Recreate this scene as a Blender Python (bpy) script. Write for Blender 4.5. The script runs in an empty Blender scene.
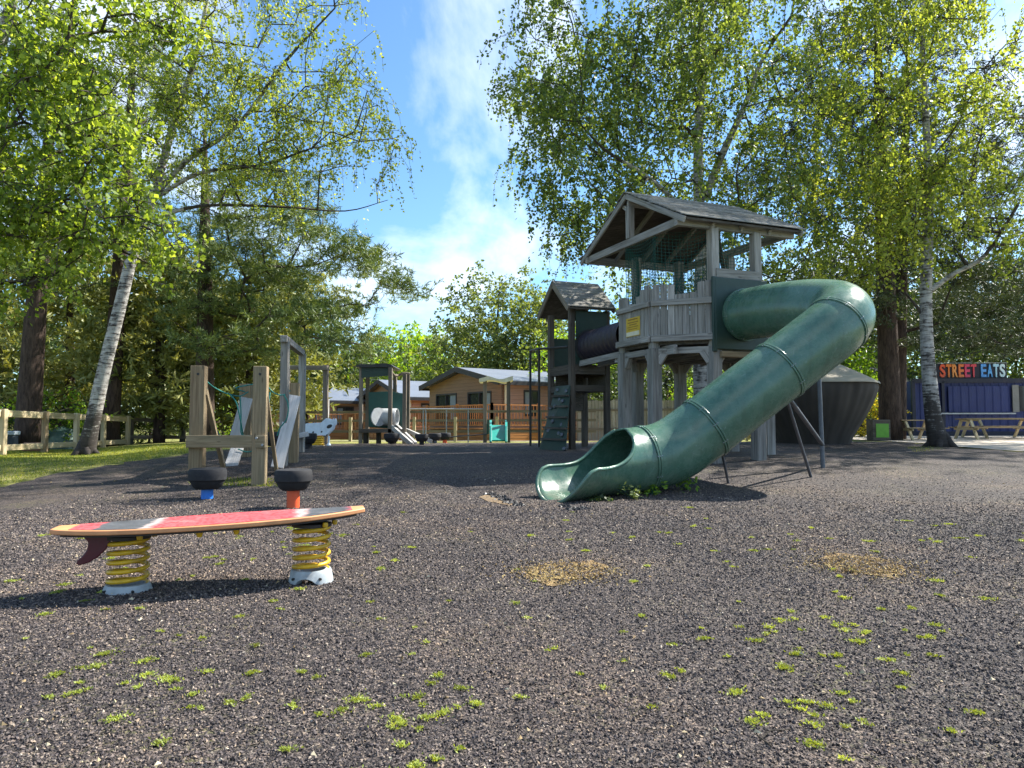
import bpy, math, random
import numpy as np
from mathutils import Vector, Matrix
from mathutils.geometry import delaunay_2d_cdt

# ------------------------------------------------------------------ camera, world, sun, exposure
scene = bpy.context.scene
COL = scene.collection
CAMH, FPX, HZ = 0.95, 740.0, 424.0
PITCH = math.atan((HZ - 384.0) / FPX)
cam_d = bpy.data.cameras.new('camera'); cam = bpy.data.objects.new('camera', cam_d); COL.objects.link(cam)
cam.location = (0, 0, CAMH); cam.rotation_euler = (math.radians(90) + PITCH, 0, 0)
cam_d.sensor_width = 36.0; cam_d.lens = 36.0 * FPX / 1024.0
cam_d.clip_start = 0.05; cam_d.clip_end = 5000
scene.camera = cam

SUN_EL = math.radians(47); SUN_AZ = math.radians(63)      # azimuth clockwise from +Y
sun_dir = Vector((math.sin(SUN_AZ) * math.cos(SUN_EL), math.cos(SUN_AZ) * math.cos(SUN_EL), math.sin(SUN_EL)))
sd = bpy.data.lights.new('sun', 'SUN'); sun = bpy.data.objects.new('sun', sd); COL.objects.link(sun)
sd.energy = 5.0; sd.angle = math.radians(0.53); sd.color = (1.0, 0.95, 0.86)
sun.rotation_euler = (-sun_dir).to_track_quat('-Z', 'Y').to_euler(); sun.location = (20, 10, 30)

world = bpy.data.worlds.new('World'); scene.world = world; world.use_nodes = True
wt = world.node_tree; wt.nodes.clear()
def wn(t, **kw):
    n = wt.nodes.new(t)
    for k, v in kw.items(): setattr(n, k, v)
    return n
wo = wn('ShaderNodeOutputWorld'); bg = wn('ShaderNodeBackground'); bg.inputs[1].default_value = 0.062
sky = wn('ShaderNodeTexSky', sky_type='NISHITA', sun_disc=False)
sky.sun_elevation = SUN_EL; sky.sun_rotation = SUN_AZ; sky.air_density = 1.0; sky.dust_density = 0.6; sky.ozone_density = 2.2
tc = wn('ShaderNodeTexCoord'); sep = wn('ShaderNodeSeparateXYZ'); wt.links.new(tc.outputs['Generated'], sep.inputs[0])
zc = wn('ShaderNodeMath', operation='MAXIMUM'); wt.links.new(sep.outputs[2], zc.inputs[0]); zc.inputs[1].default_value = 0.0
za = wn('ShaderNodeMath', operation='ADD'); wt.links.new(zc.outputs[0], za.inputs[0]); za.inputs[1].default_value = 0.22
dx = wn('ShaderNodeMath', operation='DIVIDE'); wt.links.new(sep.outputs[0], dx.inputs[0]); wt.links.new(za.outputs[0], dx.inputs[1])
dy = wn('ShaderNodeMath', operation='DIVIDE'); wt.links.new(sep.outputs[1], dy.inputs[0]); wt.links.new(za.outputs[0], dy.inputs[1])
cv = wn('ShaderNodeCombineXYZ'); wt.links.new(dx.outputs[0], cv.inputs[0]); wt.links.new(dy.outputs[0], cv.inputs[1])
SKX = 2.55
mp = wn('ShaderNodeMapping'); mp.inputs['Rotation'].default_value = (0, 0, math.radians(-18)); mp.inputs['Scale'].default_value = (1.5, 0.62, 1)
mp.inputs['Location'].default_value = (SKX, 0.25, 0)
wt.links.new(cv.outputs[0], mp.inputs[0])
n1 = wn('ShaderNodeTexNoise'); n1.inputs['Scale'].default_value = 1.25; n1.inputs['Detail'].default_value = 9; n1.inputs['Roughness'].default_value = 0.56; n1.inputs['Distortion'].default_value = 0.35
wt.links.new(mp.outputs[0], n1.inputs['Vector'])
cr = wn('ShaderNodeValToRGB'); cr.color_ramp.elements[0].position = 0.49; cr.color_ramp.elements[1].position = 0.72
cr.color_ramp.elements[0].color = (0, 0, 0, 1); cr.color_ramp.elements[1].color = (0.92, 0.92, 0.92, 1)
wt.links.new(n1.outputs[0], cr.inputs[0])
tint = wn('ShaderNodeMixRGB', blend_type='MULTIPLY'); tint.inputs[0].default_value = 1; tint.inputs[2].default_value = (0.98, 1.32, 1.50, 1)
wt.links.new(sky.outputs[0], tint.inputs[1])
hm = wn('ShaderNodeMapRange'); wt.links.new(sep.outputs[2], hm.inputs[0]); hm.inputs[1].default_value = -0.02; hm.inputs[2].default_value = 0.05
hf = wn('ShaderNodeMath', operation='MULTIPLY'); wt.links.new(cr.outputs[0], hf.inputs[0]); wt.links.new(hm.outputs[0], hf.inputs[1])
mx = wn('ShaderNodeMixRGB'); wt.links.new(hf.outputs[0], mx.inputs[0]); wt.links.new(tint.outputs[0], mx.inputs[1]); mx.inputs[2].default_value = (10.5, 10.9, 11.4, 1)
wt.links.new(mx.outputs[0], bg.inputs[0]); wt.links.new(bg.outputs[0], wo.inputs[0])

scene.view_settings.view_transform = 'Standard'; scene.view_settings.look = 'None'
scene.view_settings.exposure = 1.45; scene.view_settings.gamma = 1.0
scene.render.engine = 'CYCLES'
scene.cycles.max_bounces = 8; scene.cycles.transparent_max_bounces = 8

# ------------------------------------------------------------------ projection helpers (for laying out by real depth)
def P(px, py, Y):
    a = (px - 512) / FPX; b = (384 - py) / FPX
    d = Vector((a, math.cos(PITCH) - b * math.sin(PITCH), math.sin(PITCH) + b * math.cos(PITCH)))
    return Vector((0, 0, CAMH)) + d * (Y / d.y)
def sstep(a, b, x):
    t = np.clip((np.asarray(x, float) - a) / (b - a), 0, 1); return t * t * (3 - 2 * t)
YS0 = np.array([-200, 8.6, 9.6, 10.5, 11.5, 12.4, 13.4, 15, 18, 24, 32, 45, 900.])
ZC0 = np.array([0, 0, .02, .10, .20, .29, .36, .39, .41, .38, .21, .02, 0.])
ZR0 = np.array([0, 0, .02, .10, .20, .29, .35, .38, .42, .50, .52, .55, .6])
YS = np.linspace(0, 60, 241); _k = np.array([1, 3, 5, 6, 5, 3, 1.]); _k /= _k.sum()
ZC = np.convolve(np.interp(np.linspace(-.75, 60.75, 247), YS0, ZC0), _k, 'valid'); ZR = np.convolve(np.interp(np.linspace(-.75, 60.75, 247), YS0, ZR0), _k, 'valid')
def gz(x, y):
    x = np.asarray(x, float); y = np.asarray(y, float)
    zc = np.interp(y, YS, ZC); zr = np.interp(y, YS, ZR)
    rr = x / np.maximum(y, 5.0); w = sstep(.25, .45, rr)
    z = zc * (1 - w) + zr * w
    z = z * (1 - .45 * sstep(.43, .60, -rr) * sstep(12, 16, y))
    z = z + sstep(38, 52, y) * 2.0 * sstep(.36, .46, rr)
    z = z + sstep(60, 200, np.hypot(x, y)) * 3.0
    z = z + 0.012 * np.sin(x * 1.3 + .4) * np.sin(y * 1.1)
    return z
def g(x, y): return float(gz(x, y))
def G(px, py):
    Y = 5.0
    for _ in range(60):
        p = P(px, py, Y); k = (CAMH - p.z) / Y
        Yn = (CAMH - g(p.x, Y)) / max(k, 1e-4); Y = 0.6 * Y + 0.4 * min(Yn, 200)
    p = P(px, py, Y); return Vector((p.x, p.y, g(p.x, p.y)))
def on(px, Y):
    x = (px - 512) / FPX * Y
    return Vector((x, Y, g(x, Y)))

# ------------------------------------------------------------------ materials
MATS = {}
def newmat(name):
    m = bpy.data.materials.new(name); m.use_nodes = True; nt = m.node_tree; nt.nodes.clear()
    out = nt.nodes.new('ShaderNodeOutputMaterial'); b = nt.nodes.new('ShaderNodeBsdfPrincipled')
    nt.links.new(b.outputs[0], out.inputs[0]); MATS[name] = m
    return m, nt, b, out
def N(nt, t, ins=None, **kw):
    n = nt.nodes.new(t)
    for k, v in kw.items(): setattr(n, k, v)
    for k, v in (ins or {}).items():
        if isinstance(v, bpy.types.NodeSocket): nt.links.new(v, n.inputs[k])
        else: n.inputs[k].default_value = v
    return n
def ramp(nt, fac, stops, interp='LINEAR'):
    r = nt.nodes.new('ShaderNodeValToRGB'); nt.links.new(fac, r.inputs[0]); cr = r.color_ramp; cr.interpolation = interp
    while len(cr.elements) < len(stops): cr.elements.new(0.5)
    for e, (p, c) in zip(cr.elements, stops): e.position = p; e.color = (c[0], c[1], c[2], 1)
    return r.outputs[0]
def mapv(nt, src, scale, loc=(0, 0, 0), rot=(0, 0, 0)):
    return N(nt, 'ShaderNodeMapping', {0: src, 'Scale': scale, 'Location': loc, 'Rotation': rot}).outputs[0]
def mixc(nt, f, a, b, bt='MIX'): return N(nt, 'ShaderNodeMixRGB', {0: f, 1: a, 2: b}, blend_type=bt).outputs[0]
def bump(nt, b, h, s, d): nt.links.new(N(nt, 'ShaderNodeBump', {'Height': h, 'Strength': s, 'Distance': d}).outputs[0], b.inputs['Normal'])
def c4(c, k=1): return (c[0] * k, c[1] * k, c[2] * k, 1)

def wood(name, base, dark, light, rough=.85, grain=1.0, var=.35, stain=None):
    m, nt, b, o = newmat(name)
    gc = N(nt, 'ShaderNodeAttribute', attribute_name='gc').outputs['Vector']
    rn = N(nt, 'ShaderNodeAttribute', attribute_name='rn').outputs['Fac']
    n1 = N(nt, 'ShaderNodeTexNoise', {'Vector': mapv(nt, gc, (1.5 * grain, 38 * grain, 38 * grain)), 'Scale': 1, 'Detail': 8, 'Roughness': .65, 'Distortion': .5}).outputs[0]
    n2 = N(nt, 'ShaderNodeTexNoise', {'Vector': mapv(nt, gc, (.9, 5, 5)), 'Scale': 1, 'Detail': 4}).outputs[0]
    c = ramp(nt, n1, [(.28, dark), (.5, base), (.75, light)])
    v = N(nt, 'ShaderNodeMath', {0: rn, 1: var}, operation='MULTIPLY').outputs[0]
    v2 = N(nt, 'ShaderNodeMath', {0: v, 1: 1 - var * .5}, operation='ADD').outputs[0]
    c = mixc(nt, 1.0, c, N(nt, 'ShaderNodeCombineXYZ', {0: v2, 1: v2, 2: v2}).outputs[0], 'MULTIPLY')
    sm = ramp(nt, n2, [(.42, (0, 0, 0)), (.68, (1, 1, 1))])
    sf = N(nt, 'ShaderNodeMath', {0: sm, 1: .55}, operation='MULTIPLY').outputs[0]
    c = mixc(nt, sf, c, c4(stain or [d * .8 for d in dark]))
    kv = N(nt, 'ShaderNodeTexVoronoi', {'Vector': mapv(nt, gc, (2.2, 9, 9)), 'Scale': 1}).outputs['Distance']
    kn = ramp(nt, kv, [(.06, (1, 1, 1)), (.13, (0, 0, 0))])
    c = mixc(nt, N(nt, 'ShaderNodeMath', {0: kn, 1: .7}, operation='MULTIPLY').outputs[0], c, c4(dark, .4))
    nt.links.new(c, b.inputs['Base Color']); b.inputs['Roughness'].default_value = rough; b.inputs['Specular IOR Level'].default_value = .25
    bump(nt, b, n1, .5, .006); return m
def plain(name, col, rough=.5, metal=0.0, var=.12, scale=8, dirt=0.25, dirtcol=(.12, .10, .08), spec=.5, coat=0, bumpd=0):
    m, nt, b, o = newmat(name)
    ob = N(nt, 'ShaderNodeTexCoord').outputs['Object']
    n1 = N(nt, 'ShaderNodeTexNoise', {'Vector': ob, 'Scale': scale, 'Detail': 6, 'Roughness': .6}).outputs[0]
    c = ramp(nt, n1, [(.3, [v * (1 - var) for v in col]), (.7, [min(1, v * (1 + var)) for v in col])])
    n2 = N(nt, 'ShaderNodeTexNoise', {'Vector': ob, 'Scale': scale * .35, 'Detail': 8, 'Roughness': .7}).outputs[0]
    d = ramp(nt, n2, [(.5, (0, 0, 0)), (.75, (1, 1, 1))])
    c = mixc(nt, N(nt, 'ShaderNodeMath', {0: d, 1: dirt}, operation='MULTIPLY').outputs[0], c, c4(dirtcol))
    nt.links.new(c, b.inputs['Base Color'])
    rr = N(nt, 'ShaderNodeMapRange', {0: n2, 1: .3, 2: .8, 3: rough * .8, 4: min(1, rough * 1.35)}).outputs[0]
    nt.links.new(rr, b.inputs['Roughness']); b.inputs['Metallic'].default_value = metal; b.inputs['Specular IOR Level'].default_value = spec
    b.inputs['Coat Weight'].default_value = coat
    if bumpd: bump(nt, b, n1, .4, bumpd)
    return m

WGREY = wood('weathered grey wood', (.31, .29, .265), (.11, .10, .09), (.47, .45, .42), stain=(.11, .105, .085))
WDARK = wood('dark stained wood', (.10, .085, .07), (.045, .038, .032), (.17, .15, .13))
WTAN = wood('treated tan wood', (.29, .21, .125), (.14, .095, .055), (.42, .32, .20), stain=(.15, .145, .09))
WPALE = wood('pale fence wood', (.55, .45, .28), (.33, .25, .14), (.70, .60, .40), stain=(.33, .28, .18))
WORANGE = wood('orange deck wood', (.46, .20, .075), (.26, .11, .045), (.60, .29, .12), stain=(.2, .1, .05))
WBROWN = wood('old brown fence wood', (.20, .165, .13), (.10, .08, .06), (.30, .26, .21))
WSILVER = wood('silvery worn plank wood', (.47, .46, .45), (.28, .27, .26), (.64, .63, .62), stain=(.36, .35, .33))
WPICKET = wood('grey picket wood', (.33, .30, .26), (.2, .18, .15), (.45, .42, .37))
SLIDE = None
def slide_mat():
    m, nt, b, o = newmat('green slide plastic')
    ob = N(nt, 'ShaderNodeTexCoord').outputs['Object']
    n1 = N(nt, 'ShaderNodeTexNoise', {'Vector': ob, 'Scale': 1.3, 'Detail': 5, 'Roughness': .55}).outputs[0]
    n2 = N(nt, 'ShaderNodeTexNoise', {'Vector': ob, 'Scale': 9, 'Detail': 10, 'Roughness': .75}).outputs[0]
    n3 = N(nt, 'ShaderNodeTexNoise', {'Vector': mapv(nt, ob, (10, 70, 10), rot=(0, .6, .3)), 'Scale': 1, 'Detail': 5}).outputs[0]
    c = ramp(nt, n1, [(.3, (.042, .108, .074)), (.5, (.066, .146, .102)), (.72, (.115, .200, .145))])
    f = ramp(nt, n2, [(.47, (0, 0, 0)), (.8, (.4, .4, .4))])
    c = mixc(nt, f, c, c4((.19, .26, .20)))
    s = ramp(nt, n3, [(.66, (0, 0, 0)), (.74, (.5, .5, .5))])
    c = mixc(nt, s, c, c4((.25, .36, .32)))
    zz = N(nt, 'ShaderNodeSeparateXYZ', {0: ob}).outputs[2]
    dm = N(nt, 'ShaderNodeMath', {0: N(nt, 'ShaderNodeMapRange', {0: zz, 1: .0, 2: .35, 3: .75, 4: 0.0}).outputs[0], 1: ramp(nt, n2, [(.35, (0, 0, 0)), (.6, (1, 1, 1))])}, operation='MULTIPLY').outputs[0]
    c = mixc(nt, dm, c, c4((.10, .095, .07)))
    dr = N(nt, 'ShaderNodeTexNoise', {'Vector': mapv(nt, ob, (6, 6, .8)), 'Scale': 1.2, 'Detail': 7, 'Roughness': .7}).outputs[0]
    c = mixc(nt, ramp(nt, dr, [(.52, (0, 0, 0)), (.72, (.5, .5, .5))]), c, c4((.035, .065, .045)))
    sx = N(nt, 'ShaderNodeTexVoronoi', {'Vector': mapv(nt, ob, (3, 9, 5), rot=(.3, .5, .2)), 'Scale': 1}, feature='DISTANCE_TO_EDGE').outputs['Distance']
    sw = N(nt, 'ShaderNodeMath', {0: ramp(nt, sx, [(.0, (1, 1, 1)), (.012, (0, 0, 0))]), 1: ramp(nt, n1, [(.52, (0, 0, 0)), (.6, (.5, .5, .5))])}, operation='MULTIPLY').outputs[0]
    c = mixc(nt, sw, c, c4((.30, .38, .33)))
    nt.links.new(c, b.inputs['Base Color'])
    nt.links.new(N(nt, 'ShaderNodeMapRange', {0: n2, 1: .3, 2: .75, 3: .16, 4: .42}).outputs[0], b.inputs['Roughness'])
    b.inputs['Specular IOR Level'].default_value = .55
    bump(nt, b, n1, .25, .02); return m
SLIDE = slide_mat()
GPANEL = plain('dark green sheet plastic', (.014, .038, .029), .5, dirt=.3, dirtcol=(.07, .1, .07))
GPANEL2 = plain('green play panel plastic', (.012, .075, .062), .45, dirt=.2)
TEAL = plain('turquoise plastic', (.02, .26, .22), .4, dirt=.2)
ROPE = plain('teal rope fibre', (.02, .19, .16), .9, scale=60)
NET = plain('dark green netting fibre', (.008, .075, .06), .9, scale=60, dirt=0)
BLACKM = plain('black painted metal', (.02, .02, .022), .45, metal=.2)
GALV = plain('galvanised steel', (.32, .34, .37), .45, metal=.75, scale=20)
DGALV = plain('dull dark steel', (.12, .13, .15), .5, metal=.6, scale=20)
RUBBER = plain('black tyre rubber', (.022, .022, .025), .75, scale=30, dirt=.3, dirtcol=(.10, .10, .10), spec=.3)
BLUEP = plain('blue painted steel', (.02, .17, .62), .4)
REDP = plain('orange red painted steel', (.72, .10, .03), .4)
YELL = plain('yellow painted spring steel', (.72, .42, .015), .4, dirt=.75, dirtcol=(.20, .10, .03), scale=32)
MAROON = plain('dark maroon plastic', (.10, .012, .022), .35, dirt=.2)
CONC = plain('grey cast foot', (.36, .40, .42), .6, dirt=.75, dirtcol=(.14, .13, .12), bumpd=.003, scale=18)
TUNNEL = plain('dark purple tunnel plastic', (.026, .020, .034), .5)
WHITEP = plain('white plastic panel', (.62, .70, .78), .4, dirt=.2, dirtcol=(.3, .3, .28))
GREYP = plain('grey translucent plastic', (.42, .44, .46), .3)
CREAM = plain('cream plastic sheet', (.72, .66, .48), .5)
CARW = plain('white car paint', (.75, .76, .78), .25, dirt=.05, coat=.5)
GLASS = plain('dark window glass', (.03, .035, .04), .08, dirt=0, spec=.8)
CURT = plain('pale window glass', (.30, .34, .38), .12, dirt=0, spec=.8)
BINK = plain('lime green sheet', (.12, .36, .025), .5, dirt=.1)
YSIGN = plain('yellow sign sheet', (.62, .40, .03), .5, dirt=.25)
BROWNP = plain('brown sign ink', (.25, .12, .02), .6, dirt=0)
BLACKP = plain('black plastic', (.018, .018, .02), .5)
def roofshingle():
    m, nt, b, o = newmat('weathered roof boards')
    gc = N(nt, 'ShaderNodeAttribute', attribute_name='gc').outputs['Vector']
    rn = N(nt, 'ShaderNodeAttribute', attribute_name='rn').outputs['Fac']
    n1 = N(nt, 'ShaderNodeTexNoise', {'Vector': mapv(nt, gc, (3, 30, 30)), 'Scale': 1, 'Detail': 7, 'Roughness': .7}).outputs[0]
    n2 = N(nt, 'ShaderNodeTexNoise', {'Vector': gc, 'Scale': 3.5, 'Detail': 5}).outputs[0]
    c = ramp(nt, n1, [(.3, (.10, .095, .085)), (.55, (.25, .24, .22)), (.75, (.38, .37, .35))])
    c = mixc(nt, ramp(nt, n2, [(.5, (0, 0, 0)), (.7, (.6, .6, .6))]), c, c4((.09, .10, .06)))
    v = N(nt, 'ShaderNodeMapRange', {0: rn, 3: .7, 4: 1.15}).outputs[0]
    c = mixc(nt, 1.0, c, N(nt, 'ShaderNodeCombineXYZ', {0: v, 1: v, 2: v}).outputs[0], 'MULTIPLY')
    nt.links.new(c, b.inputs['Base Color']); b.inputs['Roughness'].default_value = .9
    bump(nt, b, n1, .6, .01); return m
ROOF = roofshingle()
def leafmat(name, dark, mid, light, trans=.35, csc=.5, rough=.5):
    m, nt, b, o = newmat(name)
    rn = N(nt, 'ShaderNodeAttribute', attribute_name='rn').outputs['Fac']
    geo = N(nt, 'ShaderNodeNewGeometry').outputs['Position']
    n = N(nt, 'ShaderNodeTexNoise', {'Vector': geo, 'Scale': csc, 'Detail': 3}).outputs[0]
    a = N(nt, 'ShaderNodeMath', {0: rn, 1: .55}, operation='MULTIPLY').outputs[0]
    s = N(nt, 'ShaderNodeMath', {0: n, 1: a}, operation='ADD').outputs[0]
    c = ramp(nt, s, [(.42, dark), (.75, mid), (1.05 if False else 1.0, light)])
    nt.links.new(c, b.inputs['Base Color']); b.inputs['Roughness'].default_value = rough; b.inputs['Specular IOR Level'].default_value = .35
    t = N(nt, 'ShaderNodeBsdfTranslucent', {0: mixc(nt, 1.0, c, (1.9, 1.7, .6, 1), 'MULTIPLY')})
    ms = N(nt, 'ShaderNodeMixShader', {0: trans, 1: b.outputs[0], 2: t.outputs[0]})
    nt.links.new(ms.outputs[0], o.inputs[0]); return m
L_BIRCH = leafmat('birch leaves', (.052, .092, .028), (.11, .17, .046), (.21, .28, .08), .46)
L_BRIGHT = leafmat('bright birch leaves', (.08, .135, .024), (.175, .255, .042), (.33, .42, .10), .54)
L_SPARSE = leafmat('yellow green birch leaves', (.10, .15, .032), (.185, .25, .05), (.32, .38, .10), .52)
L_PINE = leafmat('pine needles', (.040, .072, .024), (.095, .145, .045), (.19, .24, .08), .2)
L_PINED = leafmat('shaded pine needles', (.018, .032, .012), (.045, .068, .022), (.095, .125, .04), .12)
L_OLIVE = leafmat('olive conifer needles', (.09, .115, .035), (.19, .215, .062), (.32, .325, .12), .25)
L_DARK = leafmat('dark tree leaves', (.018, .035, .012), (.042, .072, .020), (.085, .13, .035), .25)
L_LIME = leafmat('lime spring leaves', (.09, .17, .018), (.18, .31, .03), (.28, .42, .05), .5)
L_WILLOW = leafmat('grey green leaves', (.060, .095, .035), (.12, .165, .055), (.21, .26, .08), .4)
L_YELLOW = leafmat('yellow shrub leaves', (.20, .20, .02), (.42, .36, .03), (.6, .5, .06), .35)
def barkmat(name, c0, c1, white=False):
    m, nt, b, o = newmat(name)
    ob = N(nt, 'ShaderNodeTexCoord').outputs['Object']
    if white:
        n1 = N(nt, 'ShaderNodeTexNoise', {'Vector': mapv(nt, ob, (3.5, 3.5, 22)), 'Scale': 1, 'Detail': 7, 'Roughness': .7, 'Distortion': .4}).outputs[0]
        n2 = N(nt, 'ShaderNodeTexNoise', {'Vector': mapv(nt, ob, (5, 5, 3)), 'Scale': 1, 'Detail': 6, 'Roughness': .7}).outputs[0]
        sz = N(nt, 'ShaderNodeSeparateXYZ', {0: ob}).outputs[2]
        lowf = N(nt, 'ShaderNodeMapRange', {0: sz, 1: 0.0, 2: 1.4, 3: .20, 4: 0.0}).outputs[0]
        h = N(nt, 'ShaderNodeMath', {0: N(nt, 'ShaderNodeMath', {0: n1, 1: .6}, operation='MULTIPLY').outputs[0], 1: N(nt, 'ShaderNodeMath', {0: n2, 1: .4}, operation='MULTIPLY').outputs[0]}, operation='ADD').outputs[0]
        h = N(nt, 'ShaderNodeMath', {0: h, 1: lowf}, operation='ADD').outputs[0]
        c = ramp(nt, h, [(.43, (.46, .445, .42)), (.51, (.29, .275, .26)), (.57, (.06, .052, .048)), (.8, (.03, .026, .024))])
    else:
        n1 = N(nt, 'ShaderNodeTexNoise', {'Vector': mapv(nt, ob, (14, 14, 3)), 'Scale': 1, 'Detail': 8, 'Roughness': .7, 'Distortion': .6}).outputs[0]
        h = n1; c = ramp(nt, n1, [(.35, c0), (.65, c1)])
    nt.links.new(c, b.inputs['Base Color']); b.inputs['Roughness'].default_value = .9; b.inputs['Specular IOR Level'].default_value = .2
    bump(nt, b, h, 1.0, .03); return m
B_BIRCH = barkmat('birch bark', None, None, True)
B_PINE = barkmat('pine bark', (.026, .018, .015), (.095, .066, .052))
B_DARK = barkmat('dark bark', (.03, .025, .02), (.10, .085, .07))

def mulchmat(name='black rubber mulch', pal=None, moss=.5, sc=1.0):
    m, nt, b, o = newmat(name)
    pos = N(nt, 'ShaderNodeNewGeometry').outputs['Position']
    wob = N(nt, 'ShaderNodeTexNoise', {'Vector': pos, 'Scale': 45, 'Detail': 3}).outputs['Color']
    pv = mixc(nt, .018, pos, wob, 'ADD')
    pal = pal or [(0, (.010, .008, .009)), (.25, (.034, .029, .031)), (.48, (.068, .058, .060)), (.64, (.100, .082, .077)), (.80, (.15, .125, .115)), (.93, (.21, .17, .14)), (1, (.30, .27, .24))]  # default palette darkened: shade between shreds and farther back put into the colour
    v1 = N(nt, 'ShaderNodeTexVoronoi', {'Vector': mapv(nt, pv, (70 * sc, 52 * sc, 60 * sc)), 'Scale': 1})
    v2 = N(nt, 'ShaderNodeTexVoronoi', {'Vector': mapv(nt, pv, (115 * sc, 135 * sc, 120 * sc), rot=(0, 0, .7)), 'Scale': 1})
    r1 = N(nt, 'ShaderNodeSeparateXYZ', {0: v1.outputs['Color']}).outputs[0]
    r2 = N(nt, 'ShaderNodeSeparateXYZ', {0: v2.outputs['Color']}).outputs[1]
    c1 = ramp(nt, r1, pal); c2 = ramp(nt, r2, pal)
    c = mixc(nt, .5, c1, c2)
    big = N(nt, 'ShaderNodeTexNoise', {'Vector': pos, 'Scale': .55, 'Detail': 5, 'Roughness': .6}).outputs[0]
    bf = ramp(nt, big, [(.32, (.68, .67, .68)), (.5, (1, .97, .93)), (.68, (1.38, 1.24, 1.08))])
    c = mixc(nt, 1.0, c, bf, 'MULTIPLY')
    mid = N(nt, 'ShaderNodeTexNoise', {'Vector': pos, 'Scale': 16, 'Detail': 5, 'Roughness': .75}).outputs[0]
    c = mixc(nt, 1.0, c, ramp(nt, mid, [(.3, (.62, .62, .66)), (.5, (1, 1, 1)), (.72, (1.6, 1.5, 1.42))]), 'MULTIPLY')
    edge = ramp(nt, v1.outputs['Distance'], [(.25, (1, 1, 1)), (.75, (.3, .3, .3))])
    c = mixc(nt, .7, c, edge, 'MULTIPLY')
    if moss:
        m1 = N(nt, 'ShaderNodeTexNoise', {'Vector': pos, 'Scale': 1.1, 'Detail': 3}).outputs[0]
        m2 = N(nt, 'ShaderNodeTexNoise', {'Vector': pos, 'Scale': 26, 'Detail': 4, 'Roughness': .7}).outputs[0]
        mm = N(nt, 'ShaderNodeMath', {0: ramp(nt, m1, [(.48, (0, 0, 0)), (.68, (1, 1, 1))]), 1: ramp(nt, m2, [(.52, (0, 0, 0)), (.66, (1, 1, 1))])}, operation='MULTIPLY').outputs[0]
        c = mixc(nt, N(nt, 'ShaderNodeMath', {0: mm, 1: moss}, operation='MULTIPLY').outputs[0], c, c4((.20, .20, .07)))
    nt.links.new(c, b.inputs['Base Color']); b.inputs['Roughness'].default_value = .8; b.inputs['Specular IOR Level'].default_value = .3
    hh = N(nt, 'ShaderNodeMath', {0: v1.outputs['Distance'], 1: v2.outputs['Distance']}, operation='ADD').outputs[0]
    hi = N(nt, 'ShaderNodeMath', {0: 1.0, 1: hh}, operation='SUBTRACT').outputs[0]
    bump(nt, b, hi, .9, .012); return m
MULCH = mulchmat()
PATCH = mulchmat('brown wood chip patch', [(0, (.06, .04, .025)), (.3, (.16, .10, .045)), (.6, (.28, .19, .075)), (.85, (.38, .28, .12)), (1, (.5, .4, .22))], moss=.3, sc=.8)
BAREM = mulchmat('bare sandy base', [(0, (.20, .14, .08)), (.5, (.36, .26, .15)), (1, (.52, .40, .26))], moss=0, sc=1.6)
def groundmat(name, stops, sc=3, bd=.02, fine=60):
    m, nt, b, o = newmat(name)
    pos = N(nt, 'ShaderNodeNewGeometry').outputs['Position']
    n1 = N(nt, 'ShaderNodeTexNoise', {'Vector': pos, 'Scale': sc, 'Detail': 8, 'Roughness': .7}).outputs[0]
    n2 = N(nt, 'ShaderNodeTexNoise', {'Vector': pos, 'Scale': fine, 'Detail': 4, 'Roughness': .7}).outputs[0]
    s = N(nt, 'ShaderNodeMath', {0: N(nt, 'ShaderNodeMath', {0: n1, 1: .6}, operation='MULTIPLY').outputs[0], 1: N(nt, 'ShaderNodeMath', {0: n2, 1: .4}, operation='MULTIPLY').outputs[0]}, operation='ADD').outputs[0]
    nt.links.new(ramp(nt, s, stops), b.inputs['Base Color']); b.inputs['Roughness'].default_value = .95; b.inputs['Specular IOR Level'].default_value = .15
    bump(nt, b, n2, .6, bd); return m
GRASSG = groundmat('grassy soil', [(.36, (.05, .055, .018)), (.46, (.12, .135, .03)), (.54, (.24, .23, .075)), (.66, (.36, .30, .16))])
SAND = groundmat('pale gravel path', [(.3, (.30, .26, .21)), (.5, (.46, .41, .34)), (.7, (.60, .55, .47))], fine=90)
TARMAC = groundmat('worn tarmac', [(.3, (.10, .10, .10)), (.7, (.20, .19, .185))])
GRASSL = leafmat('grass blades', (.09, .13, .02), (.19, .24, .035), (.36, .35, .10), .4, 1.2)
MOSSL = leafmat('moss tuft', (.13, .15, .035), (.23, .28, .05), (.36, .42, .10), .3, 3)
CHIPM = None
def chipmat():
    m, nt, b, o = newmat('rubber shred')
    rn = N(nt, 'ShaderNodeAttribute', attribute_name='rn').outputs['Fac']
    big = N(nt, 'ShaderNodeTexNoise', {'Vector': N(nt, 'ShaderNodeNewGeometry').outputs['Position'], 'Scale': .55, 'Detail': 5, 'Roughness': .6}).outputs[0]
    c = ramp(nt, rn, [(0, (.014, .012, .013)), (.3, (.048, .041, .044)), (.55, (.098, .084, .085)), (.74, (.142, .115, .103)), (.88, (.20, .166, .145)), (.98, (.28, .215, .155)), (1, (.42, .38, .33))])
    c = mixc(nt, 1.0, c, ramp(nt, big, [(.32, (.70, .70, .72)), (.5, (1, .98, .95)), (.68, (1.4, 1.25, 1.08))]), 'MULTIPLY')
    nt.links.new(c, b.inputs['Base Color']); b.inputs['Roughness'].default_value = .75; b.inputs['Specular IOR Level'].default_value = .3
    return m
CHIPM = chipmat()
BROWNCHIP = leafmat('wood chip', (.12, .075, .035), (.27, .18, .07), (.46, .35, .15), .02, 3, .9)
LITTER = leafmat('dry leaf litter', (.16, .11, .06), (.34, .25, .13), (.60, .52, .36), .05, 3, .9)
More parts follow.
